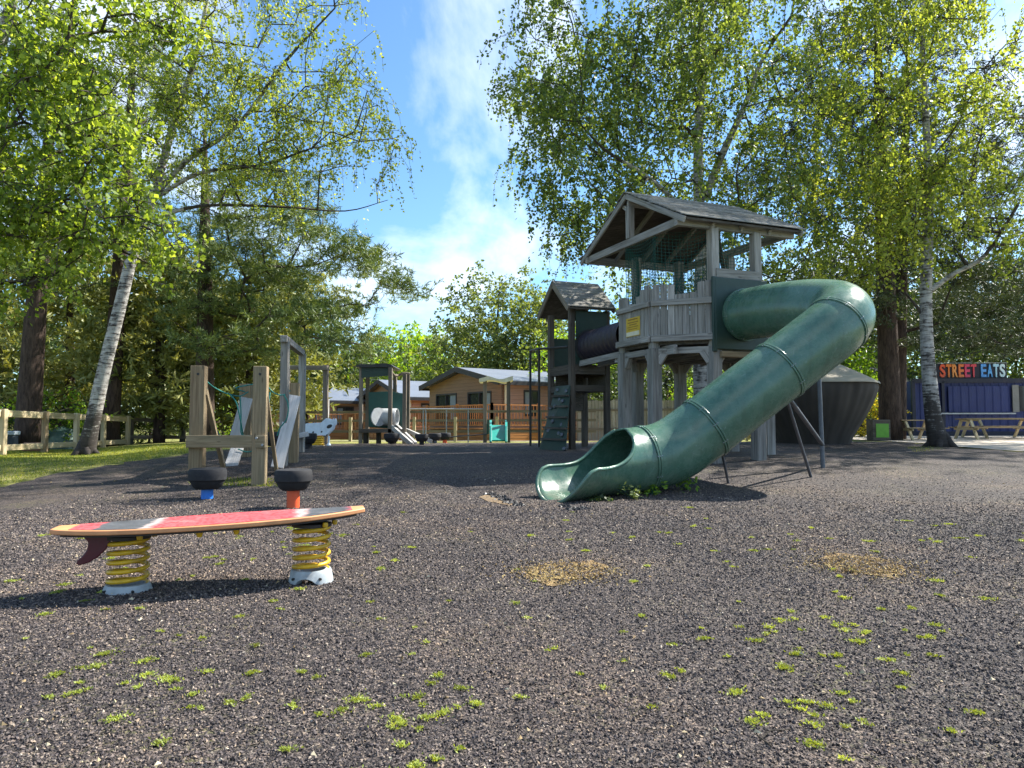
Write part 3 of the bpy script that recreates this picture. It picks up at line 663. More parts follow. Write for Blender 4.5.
def treemesh(mb, pos, par, r, nt_, rr, sides=14):
    pts = [Vector(p) for p in pos[:nt_]]; mb.tube(pts, list(r[:nt_]), sides)
    mb2 = MB()
    for i in range(nt_, len(pos)):
        a = Vector(pos[par[i]]); b = Vector(pos[i])
        if (a - b).length > 1e-4: (mb if r[i] > .042 else mb2).tube([a, b], [min(r[par[i]], r[i] * 1.5) if par[i] < nt_ else r[par[i]], r[i]], 6 if r[i] > .03 else 4, caps=False)
    return mb2
def ellips(rr, n, c, rad, shell=.35, zlo=None):
    d = unit(rr.normal(size=(n, 3))); q = rr.uniform(0, 1, n) ** (1 / (2 + 3 * shell)); p = np.array(c) + d * q[:, None] * np.array(rad)
    if zlo is not None: p = p[p[:, 2] > zlo]
    return p
def leaves_strand(rr, tips, per, length, nl, size, droop, spread=.25, asp=.75):
    """drooping leafy twigs hanging from each tip"""
    n = len(tips) * per; st = np.repeat(tips, per, 0) + rr.normal(size=(n, 3)) * spread * np.array([1, 1, .8])
    h = unit(rr.normal(size=(n, 3)) * np.array([1, 1, .4])); L = rr.uniform(.35, 1.2, n) * length
    t = rr.uniform(0.02, 1, (n, nl)); base = st[:, None, :] + h[:, None, :] * (L[:, None] * t * (1 - .45 * t * droop))[:, :, None]
    base[:, :, 2] -= L[:, None] * t * t * droop
    c = base.reshape(-1, 3) + rr.normal(size=(n * nl, 3)) * size * .45
    m = len(c); d = unit(rr.normal(size=(m, 3)) + np.array([0, 0, -.5 * droop])); nn = unit(rr.normal(size=(m, 3)) + np.array([.25, .1, .5]))
    s = size * rr.uniform(.6, 1.3, m)
    # twig lines
    return c, d, nn, s, st, h, L
def crownmesh(V, F, leafm, root, rn, mb2):
    nf = len(F); nv = len(V)
    if mb2.f:
        V = np.concatenate([V, np.array(mb2.v)]); F = np.concatenate([F, np.array(mb2.f) + nv]); rn = np.concatenate([rn, np.zeros(len(mb2.v))])
    o = npmesh('crown', V, F, leafm, root, rn=rn); o.data.materials.append(B_DARK)
    mi = np.zeros(len(F), np.int32); mi[nf:] = 1; o.data.polygons.foreach_set('material_index', mi); return o
def birch(name, base, trunk, clusters, leafm, barkm, seed, per=6, length=.8, nl=12, size=.075, droop=1.0, spread=.25, label='', group=None, cat='tree', stepl=.45, limbs=()):
    rr = rnd_seed(seed); pos, par, r, nt_, tips = skeleton(rr, trunk, clusters, stepl, limbs=limbs)
    root = thing(name, base, label, cat, group)
    mb = MB(); mb2 = treemesh(mb, pos, par, r, nt_, rr)
    # root flare
    r0 = trunk[0][1]
    for k in range(6):
        a = k * 1.05 + rr.uniform(-.3, .3); b0 = Vector(base)
        mb.tube([b0 + Vector((math.cos(a) * r0 * .3, math.sin(a) * r0 * .3, r0 * 1.2)), b0 + Vector((math.cos(a) * r0 * .9, math.sin(a) * r0 * .9, r0 * .35)), b0 + Vector((math.cos(a) * r0 * 1.7, math.sin(a) * r0 * 1.7, -.05))], [r0 * .5, r0 * .38, r0 * .15], 7)
    T = pos[tips]; c, d, nn, s, st, h, L = leaves_strand(rr, T, per, length, nl, size, droop, spread)
    # twigs
    for i in range(0, len(st), 2):
        tt = np.linspace(0, 1, 4); q = [Vector(st[i] + h[i] * (L[i] * t * (1 - .45 * t * droop)) - np.array([0, 0, L[i] * t * t * droop])) for t in tt]
        tp = T[i // per]; mb2.tube([Vector(tp)] + q, [.007, .006, .005, .004, .003], 3, caps=False)
    mb.build('trunk', barkm, root, smooth='all')
    V, F = quads(c, d, nn, s, s * .72)
    crownmesh(V, F, leafm, root, np.repeat(rr.uniform(0, 1, len(c)), 4), mb2)
    return root
def conifer(name, base, trunk, clusters, leafm, barkm, seed, tuft=14, per=7, spread=.42, L=.2, W=.03, label='', group=None, flat=.32, stepl=.6, droop=0.0):
    rr = rnd_seed(seed); pos, par, r, nt_, tips = skeleton(rr, trunk, clusters, stepl, .12)
    root = thing(name, base, label, 'tree', group); mb = MB(); mb2 = treemesh(mb, pos, par, r, nt_, rr); mb.build('trunk', barkm, root, smooth='all')
    T = np.repeat(pos[tips], per, 0); n = len(T); tc = T + rr.normal(size=(n, 3)) * spread * np.array([1, 1, flat])
    tc[:, 2] -= droop * np.linalg.norm(tc[:, :2] - T[:, :2], axis=1)
    ax = unit(rr.normal(size=(n, 3)) * np.array([1, 1, .4]) + np.array([0, 0, .35]))
    C = np.repeat(tc, tuft, 0); A = np.repeat(ax, tuft, 0); m = len(C); t = rr.uniform(-.8, .8, m)
    d = unit(A * .8 + rr.normal(size=(m, 3)) * .75); c = C + A * (t * L)[:, None] + d * (L * .4)
    V, F = quads(c, d, unit(rr.normal(size=(m, 3))), L * rr.uniform(.6, 1.2, m), np.full(m, W))
    crownmesh(V, F, leafm, root, np.repeat(np.repeat(rr.uniform(0, 1, n), tuft) * .6 + rr.uniform(0, .4, m), 4), mb2)
    return root
def V3(px, py, Y): return P(px, py, Y)

# 1 tall birch behind the tower
rr = rnd_seed(31); b = on(703, 18.6)
def px_cl(rr, specs, Y, dY):
    """clusters from real-depth ellipsoids: (px, py, rx_m, rz_m, n)"""
    out = []
    for (px, py, rx, rz, n) in specs:
        c = P(px, py, Y); out.append(ellips(rr, n, c, (rx, dY, rz)))
    return np.concatenate(out)
cl = px_cl(rr, [(640, 70, 3.6, 3.3, 105), (580, 130, 2.0, 2.3, 40), (560, 175, 1.1, 2.0, 18), (730, 100, 3.2, 3.4, 100), (700, -40, 3.6, 2.8, 60), (650, 205, 2.1, 1.1, 24), (600, 215, 1.0, .9, 9), (545, 90, 1.1, 1.6, 16), (770, 210, 1.8, 1.7, 24), (690, -170, 3.4, 2.6, 60), (640, -110, 3.0, 2.2, 36)], 18.6, 3.7)
birch('birch_tree', b, [(b, .24), (P(700, 330, 18.6), .17), (P(701, 250, 18.6), .15), (P(698, 160, 18.6), .12), (P(702, 60, 18.6), .09), (P(700, -30, 18.6), .07), (P(704, -230, 18.6), .03)], cl, L_BIRCH, B_BIRCH, 32, per=7, length=1.0, nl=24, size=.095, droop=1.0, spread=.24,
      label='tall broad birch tree standing behind the wooden slide tower', limbs=[[(P(704, 200, 18.6), .11), (P(722, 155, 18.3), .09), (P(745, 105, 18), .07), (P(762, 60, 18), .05), (P(792, 15, 18), .03)], [(P(698, 230, 18.5), .07), (P(672, 198, 18), .06), (P(640, 172, 17.5), .05), (P(605, 150, 17.3), .035), (P(578, 122, 17), .02)]])
# 2 birch at the right
rr = rnd_seed(41); b = G(940, 448)
cl = px_cl(rr, [(920, 110, 2.2, 3.2, 60), (960, 40, 2.6, 2.6, 40), (880, 200, 1.4, 1.5, 28), (960, 210, 1.5, 1.4, 24), (850, 250, 1.2, .9, 18), (1010, 150, 1.2, 2.4, 20), (860, 70, 1.5, 2.0, 30), (840, 160, 1.1, 1.2, 18), (930, -60, 2.0, 1.8, 30), (915, -170, 2.2, 2.0, 34)], b.y, 2.0)
Yb = b.y
birch('birch_tree', b, [(b, .24), (P(933, 415, Yb), .175), (P(927, 345, Yb), .14), (P(926, 285, Yb), .13), (P(929, 200, Yb), .10), (P(925, 100, Yb), .07), (P(922, 0, Yb), .05), (P(925, -230, Yb), .02)], cl, L_SPARSE, B_BIRCH, 42, per=7, length=.85, nl=20, size=.085, droop=.95, spread=.22,
      label='slender white birch standing in front of the navy container kiosk', limbs=[[(P(928, 292, Yb), .07), (P(953, 274, Yb), .055), (P(985, 255, Yb - .3), .045), (P(1018, 205, Yb - .6), .03)], [(P(925, 318, Yb), .04), (P(908, 296, Yb), .03), (P(892, 284, Yb), .02)]])
# 3 leaning birch at the left
rr = rnd_seed(51); b = G(85, 455); Yb = b.y
cl = px_cl(rr, [(240, 110, 1.9, 1.6, 62), (330, 90, 1.5, 1.4, 34), (200, 30, 1.8, 1.4, 36), (360, 150, 1.0, .9, 15), (260, 170, 1.4, .7, 24), (150, 120, 1.2, 1.6, 26), (290, -20, 1.8, 1.0, 24), (150, -40, 1.8, 1.2, 20), (100, 60, 1.1, 1.2, 16)], Yb, 1.7)
birch('birch_tree', b, [(b, .22), (P(92, 425, Yb), .165), (P(104, 370, Yb), .15), (P(119, 310, Yb), .14), (P(134, 250, Yb), .125), (P(155, 190, Yb), .10), (P(175, 120, Yb), .075), (P(200, 40, Yb), .05), (P(215, -60, Yb), .025)], cl, L_SPARSE, B_BIRCH, 52, per=7, length=.85, nl=18, size=.074, droop=.95, spread=.20,
      label='leaning white birch with sparse yellow green leaves at the left fence', limbs=[[(P(155, 195, Yb), .07), (P(190, 158, Yb), .06), (P(238, 125, Yb), .05), (P(285, 62, Yb), .035), (P(335, 8, Yb), .02)], [(P(152, 200, Yb), .055), (P(200, 173, Yb), .045), (P(262, 165, Yb - .5), .035), (P(312, 148, Yb - .8), .02)], [(P(145, 222, Yb), .05), (P(200, 206, Yb), .04), (P(285, 207, Yb + .3), .03), (P(345, 211, Yb + .4), .016), (P(388, 200, Yb + .4), .007)]])
# 4 near birch overhanging the top left
rr = rnd_seed(61); b = Vector((-8.3, 9.8, g(-8.3, 9.8))); Yb = 9.8
cl = px_cl(rr, [(40, 120, 1.25, 1.5, 70), (80, 200, 1.0, .9, 40), (0, 240, .9, 1.1, 34), (70, 40, 1.1, 1.0, 34), (130, 235, .6, .45, 16), (-80, 130, 1.3, 1.8, 50), (-40, -40, 1.6, 1.2, 40), (110, 130, .5, .6, 12), (150, 20, .6, .4, 10)], Yb, 1.1)
birch('birch_tree', b, [(b, .17), (P(-100, 330, Yb), .14), (P(-75, 220, Yb), .12), (P(-40, 120, Yb), .10), (P(0, 40, Yb), .08), (P(20, -40, Yb), .05), (P(25, -120, Yb), .02)], cl, L_BRIGHT, B_BIRCH, 62, per=6, length=.46, nl=13, size=.082, droop=.75, spread=.16,
      label='near birch whose bright green leaves hang into the top left', stepl=.3)
# 5 pines at the left
def pine(px, py0, Y, top, rad, specs, leafm, seed, label, tuft=22, per=10, L=.22, W=.026, spread=.34, group=None, lean=0, bark=B_PINE, r=None, dY=2.2, name='pine_tree'):
    rr = rnd_seed(seed); b = on(px, Y); cl = px_cl(rr, specs, Y, dY)
    tr = [(b, rad), (P(px + lean * .3, py0 - (py0 - top) * .33, Y), rad * .8), (P(px + lean * .7, py0 - (py0 - top) * .66, Y), rad * .55), (P(px + lean, top, Y), rad * .15)]
    return conifer(name, b, tr, cl, leafm, bark, seed + 1, tuft=tuft, per=per, L=L, W=W, spread=spread, label=label, group=group)
pine(28, 440, 21, 60, .34, [(30, 270, 2.0, .8, 18), (60, 180, 2.2, 2.0, 40), (0, 200, 2.2, 2.0, 30), (20, 60, 1.8, 2.2, 30)], L_PINE, 71, 'thick dark trunked pine at the far left behind the fence', lean=25)
pine(110, 438, 23.5, 20, .30, [(150, 75, 1.5, 1.2, 34), (110, 180, 1.9, 1.8, 34), (150, 250, 1.8, .9, 18), (90, 100, 1.6, 1.6, 24)], L_PINE, 73, 'dark trunked pine standing right behind the leaning birch', lean=25)
pine(205, 430, 22, 130, .30, [(225, 270, 2.4, 1.4, 60), (300, 250, 2.5, 1.3, 56), (365, 262, .9, .22, 12), (400, 286, .8, .20, 12), (325, 315, 1.5, .7, 26), (250, 330, 2.4, 1.2, 44), (200, 210, 1.7, 1.5, 30), (280, 200, 1.6, 1.1, 28), (345, 345, 1.2, .6, 16)], L_PINE, 75, 'broad pine with limbs reaching right over the play area', dY=2.4, per=9)
# 6 olive conifers and shrubs along the left background
rr = rnd_seed(81)
for i, (px, Y, w, top, lab, lm) in enumerate([(-60, 24, 3.0, 230, 'olive conifer at the far left edge behind the fence', L_OLIVE), (70, 27, 3.3, 235, 'olive conifer filling the gap between the two dark pine trunks', L_OLIVE), (160, 25, 2.6, 255, 'olive conifer just right of the leaning birch trunk', L_OLIVE), (250, 26, 3.0, 270, 'olive conifer behind the pair of tan balance course posts', L_OLIVE), (300, 54, 5.0, 320, 'olive conifer behind the leftmost lodge', L_OLIVE)]):
    hz = (424 - top) * Y / 740 / 2; cy = (top + 432) / 2
    pine(px, 430, Y, top + 10, .2, [(px, cy + 20, w, hz * .9, 80), (px + 10, cy - hz * 20, w * .7, hz * .5, 34)], lm, 82 + i * 2, lab, tuft=13, per=10, L=.32, W=.075, spread=.45, name='conifer_tree', dY=1.6)
def bush(px, Y, w, h, lm, label, seed, n=40, size=.1, name='shrub', cat='shrub', group=None, d=None, x=None):
    rr = rnd_seed(seed); b = on(px, Y); d = d or w
    cl = ellips(rr, n, (b.x, b.y, b.z + h * .52), (w, d, h * .5)); 
    return birch(name, b, [(b, .05), (b + Vector((.03, 0, h * .3)), .04), (b + Vector((0, .02, h * .7)), .02)], cl, lm, B_DARK, seed + 1, per=6, length=.35 * (w + h) * .5, nl=9, size=size, droop=.3, spread=.16 * (w + h) * .5, label=label, cat=cat, group=group)
bush(60, 22.5, 1.6, 1.6, L_LIME, 'lime green shrub between the two pine trunks at left', 91, size=.10)
bush(150, 27.5, 1.3, 1.3, L_DARK, 'dark shrub behind the fence right of the leaning birch', 93)
bush(185, 31, 1.2, 1.7, L_WILLOW, 'grey green shrub behind the far end of the left fence', 95)
bush(233, 30, 1.4, 1.6, L_LIME, 'yellow green shrub seen between the two tan posts', 97)
bush(120, 26.5, 1.5, 1.2, L_DARK, 'dark low shrub right behind the leaning birch trunk', 99)
bush(20, 23, 1.5, 1.3, L_DARK, 'dark shrub behind the leftmost pine trunk', 101)
# 7 far trees
def far(px, Y, w, top, lm, label, seed, n=70, size=.22, rad=.25, name='broadleaf_tree', bot=415, per=7, nl=14, group=None, dY=None):
    rr = rnd_seed(seed); b = on(px, Y); hz = (bot - top) / 740 * Y / 2; c = P(px, (bot + top) / 2, Y)
    cl = np.concatenate([ellips(rr, int(n * .6), (c.x, c.y, c.z), (w, dY or w * .8, hz), .5), ellips(rr, int(n * .4), (c.x + rr.uniform(-.3, .3) * w, c.y, c.z - hz * .2), (w * 1.05, dY or w * .8, hz * .65), .4)])
    return birch(name, b, [(b, rad), (b + Vector((0, 0, (c.z - b.z) * .5)), rad * .7), (c, rad * .4), (c + Vector((.2, 0, hz * .7)), rad * .12)], cl, lm, B_DARK, seed + 1, per=per, length=.32 * w, nl=nl, size=size, droop=.35, spread=.13 * w, label=label, group=group, stepl=.9)
far(497, 52, 4.4, 262, L_WILLOW, 'grey green rounded tree rising behind the large lodge', 111, n=170, size=.22, bot=400)
far(455, 58, 3.4, 318, L_WILLOW, 'smaller grey green tree left of the rounded tree behind the lodge', 113, n=70, size=.24)
far(545, 50, 3.4, 288, L_WILLOW, 'grey green tree between the large lodge and the small play tower', 115, n=80, size=.2)
far(400, 75, 5.0, 322, L_LIME, 'lime green tree on the rise above the left lodges', 117, n=90, size=.32, bot=400)
far(375, 70, 4.0, 345, L_LIME, 'bright tree above the roof of the middle lodge', 119, n=60, size=.3, bot=405)
far(432, 78, 4.0, 338, L_LIME, 'pale lime tree farthest up the rise left of the rounded tree', 121, n=60, size=.32, bot=405)
far(335, 64, 3.6, 368, L_LIME, 'low lime tree right above the leftmost lodge roof', 123, n=50, size=.26, bot=410)
far(300, 58, 6.0, 300, L_DARK, 'dark tree far behind the left conifers', 125, n=80, size=.3)
far(180, 52, 6.5, 280, L_DARK, 'dark far tree behind the leaning birch and posts', 127, n=90, size=.3)
far(40, 50, 7.0, 270, L_DARK, 'dark far tree behind the left pine trunks', 129, n=90, size=.3)
far(590, 34, 2.3, 330, L_LIME, 'bright lime tree seen past the small play tower', 131, n=70, size=.13, bot=400)
far(665, 33, 2.7, 345, L_DARK, 'dark leafy tree seen under the big tower deck', 133, n=90, size=.13, bot=440)
far(625, 30, 1.7, 372, L_DARK, 'dark bush tree leaning over the grey picket fence', 135, n=50, size=.12, bot=415)
far(735, 30, 2.5, 355, L_LIME, 'lime tree seen behind the slide and under the big tower', 137, n=60, size=.12, bot=435)
far(830, 42, 3.2, 345, L_LIME, 'bright lime tree above the pale tarpaulin top', 139, n=90, size=.18, bot=400)
far(640, 46, 6.0, 270, L_BIRCH, 'mid green tree behind the big tower and its birch', 141, n=110, size=.22)
far(760, 44, 5.5, 235, L_DARK, 'dark tall tree behind the upper end of the slide', 143, n=140, size=.22)
far(900, 46, 7.5, 200, L_DARK, 'dark wide tree behind the thick pine at the right', 145, n=150, size=.25, bot=410)
far(1040, 42, 6.0, 230, L_DARK, 'dark tree behind the right end of the kiosk', 147, n=120, size=.24, bot=410)
far(720, 60, 6.0, 330, L_DARK, 'distant dark tree low behind the slide tower', 149, n=70, size=.3)
far(1190, 22.5, 3.4, -260, L_BIRCH, 'tall birch just outside the frame at the right', 251, n=150, size=.14, bot=150, rad=.3)
# wooded skyline closing the view behind everything
def woodland():
    rr = rnd_seed(401); n = 5200; px = rr.uniform(-900, 1900, n); Y = rr.uniform(62, 90, n)
    topy = np.interp(px, [-900, 300, 345, 430, 470, 700, 760, 1900], [285, 300, 362, 372, 372, 350, 300, 280]) + 10 * np.sin(px * .045) + 7 * np.sin(px * .11 + 1)
    x = (px - 512) / FPX * Y; gzv = gz(x, Y); ztop = CAMH + (HZ - topy) * 75 / FPX; z = gzv + (ztop - gzv) * rr.uniform(0, 1, n) ** .8
    c = np.repeat(np.column_stack([x, Y, z]), 26, 0) + rr.normal(size=(n * 26, 3)) * np.array([1.2, 1.2, .9]); m = len(c)
    V, F = quads(c, unit(rr.normal(size=(m, 3))), unit(rr.normal(size=(m, 3)) + np.array([.2, -.3, .4])), rr.uniform(.3, .6, m), rr.uniform(.25, .45, m))
    return tag(npmesh('woodland', V, F, L_WOOD, rn=np.repeat(np.repeat(rr.uniform(0, 1, n), 26), 4)), 'far wood closing the view behind the lodges and trees', 'wood', kind='stuff')
L_WOOD = leafmat('far wood leaves', (.035, .06, .015), (.075, .115, .025), (.14, .19, .04), .3, .12)
woodland()
# 8 pine at the right
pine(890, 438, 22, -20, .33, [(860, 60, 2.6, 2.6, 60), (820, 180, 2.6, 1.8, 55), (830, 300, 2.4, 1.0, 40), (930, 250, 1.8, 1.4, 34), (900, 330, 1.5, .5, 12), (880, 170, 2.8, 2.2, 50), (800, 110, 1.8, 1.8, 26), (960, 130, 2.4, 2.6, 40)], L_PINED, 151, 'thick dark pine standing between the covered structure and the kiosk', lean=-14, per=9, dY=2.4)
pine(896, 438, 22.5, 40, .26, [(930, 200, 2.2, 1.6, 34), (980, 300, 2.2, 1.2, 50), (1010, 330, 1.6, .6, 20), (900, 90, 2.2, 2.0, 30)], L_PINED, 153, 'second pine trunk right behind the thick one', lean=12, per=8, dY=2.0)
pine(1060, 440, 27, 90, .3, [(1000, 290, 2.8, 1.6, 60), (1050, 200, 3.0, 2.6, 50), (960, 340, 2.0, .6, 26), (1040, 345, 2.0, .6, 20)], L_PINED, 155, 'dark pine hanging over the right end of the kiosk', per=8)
bush(860, 25, .75, 1.45, L_YELLOW, 'yellow flowering shrub between the tarpaulin and the thick pine', 161, n=50, size=.08)
bush(868, 29, 1.5, 2.4, L_LIME, 'bright green hedge shrub under the parked white car', 163, n=60, size=.09)
bush(780, 30, 2.0, 1.5, L_DARK, 'dark shrub behind the tarpaulin covered structure', 165)

# ------------------------------------------------------------------ left rail fence
fence = thing('rail_fence', P(60, 447, 19), 'pale two rail timber fence at the left edge of the lawn', 'fence')
A = P(-60, 410.6, 15.2); B_ = P(128, 419.2, 24.0); A2 = P(-60, 451, 15.2); B2 = P(128, 441.5, 24.0)
mb = MB(); mb.beam(A, B_, .10, .16); mb.each('top_rail', WPALE, fence, bevel=.008)
mb = MB(); mb.beam(A2, B2, .09, .14); mb.build('bottom_rail', WPALE, fence, bevel=.008)
for t in (.02, .22, .42, .60, .78, .97):
    p = A.lerp(B_, t); p2 = A2.lerp(B2, t); off = Vector((.06, .12, 0))
    MB().beam(Vector((p.x, p.y, g(p.x, p.y) - .1)) + off, p + off + Vector((0, 0, .10)), .13, .11).build('post', WPALE if t != .42 else WTAN, fence, bevel=.008)
fence2 = thing('rail_fence', P(160, 445, 25), 'low dark rail fence carrying on behind the balance course', 'fence')
A = P(130, 419.5, 24.6); B_ = P(300, 424, 29); mb = MB(); mb.beam(A, B_, .08, .12); mb.each('top_rail', WBROWN, fence2)
A2 = P(130, 437, 24.6); B2 = P(300, 438, 29); mb = MB(); mb.beam(A2, B2, .08, .12); mb.build('bottom_rail', WBROWN, fence2)
for t in (.0, .13, .27, .42, .6, .8, 1):
    p = A.lerp(B_, t); MB().beam((p.x, p.y + .08, g(p.x, p.y) - .1), p + Vector((0, .08, .12)), .15, .13).build('post', WBROWN if t in (.0, .6) else WDARK, fence2)
tent = thing('dome_tent', on(44, 22), 'low dark green tent beyond the pale fence', 'tent')
mb = MB(); pts = []
for i in range(9):
    t = i / 8; w = .75 * math.sin(math.pi * (.12 + .76 * t)) ** .6; h = .08 + .82 * (t ** 1.1 if t < .85 else (1 - t) * 5); pts.append((t, w, h))
tb = wloc(tent); vs = []; fs = []
for i, (t, w, h) in enumerate(pts):
    for k in range(9):
        a = math.pi * k / 8; vs.append(tb + Vector((-1.1 + 2.2 * t, -w * math.cos(a), h * math.sin(a) ** .8 if 0 < k < 8 else 0)))
for i in range(8):
    for k in range(8): fs.append((i * 9 + k, i * 9 + k + 1, (i + 1) * 9 + k + 1, (i + 1) * 9 + k))
fs.append(tuple(range(9))); fs.append(tuple(range(72, 81))[::-1]); mb.add(vs, fs); mb.build('flysheet', plain('dark green tent fabric', (.03, .075, .06), .6), tent, smooth=True)
crate = thing('storage_crate', on(0, 20), 'grey blue storage crate with a pale lid beyond the fence at the left edge', 'crate')
cb = wloc(crate); mb = MB(); mb.box(cb.x - .5, cb.x + .35, cb.y - .3, cb.y + .3, cb.z, cb.z + .42); mb.build('body', plain('slate blue plastic', (.07, .09, .12), .6), crate, bevel=.03)
mb = MB(); mb.box(cb.x - .53, cb.x + .38, cb.y - .33, cb.y + .33, cb.z + .425, cb.z + .54); mb.build('lid', WHITEP, crate, bevel=.03)
log = thing('tree_stump', G(35, 452), 'cut reddish log lying under the pale fence', 'log')
lb = wloc(log); mb = MB(); mb.tube([lb + Vector((-.28, 0, .12)), lb + Vector((.28, .05, .12))], .13, 12); mb.build('log', wood('cut log wood', (.34, .19, .12), (.16, .08, .05), (.5, .3, .2)), log, smooth=True)

# ------------------------------------------------------------------ big play tower
A22 = math.radians(22); U = Vector((math.cos(A22), math.sin(A22), 0)); W_ = Vector((-math.sin(A22), math.cos(A22), 0)); ZV = Vector((0, 0, 1))
R0 = Vector((2.84, 12.0, 0))
def F_(u, v, z): return R0 + U * u + W_ * v + ZV * z
EZ, AZ = 4.31, 5.20
tower = thing('play_tower', Vector((3.35, 13.85, g(3.35, 13.85))), 'big weathered timber play tower with gabled roof feeding the green tube slide', 'play tower')
p1 = Vector((3.414, 12.447, 0)); p2 = Vector((4.248, 12.78, 0))
oct_ = []; side = (p2 - p1).length * 1.13; h = 202; cur = p1.copy(); oct_.append(p1)
for k in range(6):
    h -= 45; cur = cur + Vector((math.cos(math.radians(h)), math.sin(math.radians(h)), 0)) * side; oct_.append(cur.copy())
oct_.append(p2)          # P1,P0,P5,P6,P7,P8,P9,P2
ctr = sum(oct_, Vector()) / 8
def at(p, z): return Vector((p.x, p.y, z))
# legs and roof posts
tall = {0, 3, 4, 5, 7}
for i, p in enumerate(oct_):
    top = EZ - .03 if i in tall else 3.30
    MB().beam(at(p, g(p.x, p.y) - .2), at(p, 2.26), .19, .19, roll=U).build('leg', WGREY, tower, bevel=.012)
    MB().beam(at(p, 2.26), at(p, top), .15, .15, roll=U).build('post', WGREY, tower, bevel=.010)
# knee brackets
mb = MB()
for i, p in enumerate(oct_):
    for q in (oct_[(i + 1) % 8], oct_[i - 1]):
        d = (q - p).normalized(); mb.beam(at(p + d * .07, 2.0), at(p + d * .20, 2.2), .10, .12)
mb.each('bracket', WGREY, tower, bevel=.01)
mb = MB()
for i in range(8):
    a, b = oct_[i], oct_[(i + 1) % 8]; mb.beam(at(a, 2.21), at(b, 2.21), .10, .11)
for k in range(5): mb.beam(F_(.15 + k * .5, 1.52 - 1.0, 2.22), F_(.15 + k * .5, 1.52 + 1.0, 2.22), .08, .16)
mb.each('deck_beam', WGREY, tower, bevel=.008)
mb = MB(); c0 = F_(1.15, 1.6, 0)
pl = [at(c0 + (p - c0) * 1.02, 2.31) for p in oct_]; mb.prism(pl, (0, 0, .06)); mb.build('deck', WDARK, tower)
# parapet panels
def parapet(i, boards, heights):
    a, b = oct_[i], oct_[(i + 1) % 8]; d = (b - a).normalized(); n = Vector((d.y, -d.x, 0))
    if (a + n - ctr).length < (a - ctr).length: n = -n
    mb = MB(); L = (b - a).length
    for k in range(boards):
        t0 = (k + .04) / boards; t1 = (k + .96) / boards; c = a + d * L * (t0 + t1) / 2 + n * .085
        mb.beam(at(c, 2.36 + _R.uniform(-.005, .005)), at(c, heights[k % len(heights)] + _R.uniform(-.012, .012)), L / boards * .93, .026, roll=d)
    # beam with roll=d puts w across d's cross; fix by explicit boxes
    return mb, a, b, n, d, L
def boardpanel(i, boards, heights):
    a, b = oct_[i], oct_[(i + 1) % 8]; d = (b - a).normalized(); n = Vector((d.y, -d.x, 0))
    if (a + n - ctr).length < (a - ctr).length: n = -n
    L = (b - a).length; mb = MB()
    for k in range(boards):
        c = a + d * L * ((k + .5) / boards) + n * .088; w = L / boards * .94
        q = [at(c - d * w / 2, 2.36), at(c + d * w / 2, 2.36), at(c + d * w / 2, heights[k]), at(c - d * w / 2, heights[k] + _R.uniform(-.015, .015))]
        mb.prism([v - n * .013 for v in q], n * .026)
        s = mb  # long axis vertical for grain
        for j in range(8):
            vv = s.v[-8 + j]; off = k * 3.1; s.g[-8 + j] = (vv[2] + off, (Vector(vv) - a).dot(d), .1 * j % .03)
    mb.build('parapet_boards', WGREY, tower, bevel=.004)
    mb = MB()
    e = .09
    mb.beam(at(a - d * e * .3 + n * .125, 3.035), at(b + d * e * .3 + n * .125, 3.035), .05, .10)
    mb.beam(at(a - d * e * .3 + n * .130, 2.42), at(b + d * e * .3 + n * .130, 2.42), .06, .11)
    mb.each('parapet_rail', WGREY, tower, bevel=.006)
boardpanel(0, 8, [3.42, 3.36, 3.27, 3.26, 3.25, 3.26, 3.38, 3.42][::-1] if False else [3.38, 3.36, 3.20, 3.18, 3.17, 3.34, 3.36, 3.37])
boardpanel(1, 7, [3.37, 3.33, 3.22, 3.12, 3.13, 3.24, 3.26])
boardpanel(2, 7, [3.3, 3.28, 3.14, 3.12, 3.14, 3.28, 3.3]); boardpanel(3, 7, [3.3] * 7); boardpanel(4, 7, [3.3, 3.2, 3.12, 3.1, 3.12, 3.2, 3.3]); boardpanel(5, 7, [3.3] * 7)
mb = MB(); nP = -W_
mb.beam(at(p1, 3.50) + nP * .085, at(p2, 3.50) + nP * .085, .03, .16); mb.build('upper_rail', WGREY, tower, bevel=.006)
# slide entrance panel
mb = MB(); a = p1 - U * .07 + nP * .11; bq = p2 + U * .09 + nP * .11
mb.prism([at(a, 2.20), at(bq, 2.20), at(bq, 3.42), at(a, 3.42)], nP * .03)
mb.beam(at(a, 2.16) + nP * .0, at(a, 3.43) + nP * .0, .05, .09, roll=U); mb.beam(at(bq, 2.2), at(bq, 3.43), .05, .09, roll=U)
mb.build('slide_entry_panel', GPANEL, tower, bevel=.015)
MB().beam(at(p1, 2.12) + nP * .12 + U * .04, at(p2, 2.12) + nP * .12 + U * .2, .10, .10).build('panel_beam', WTAN, tower, bevel=.008)
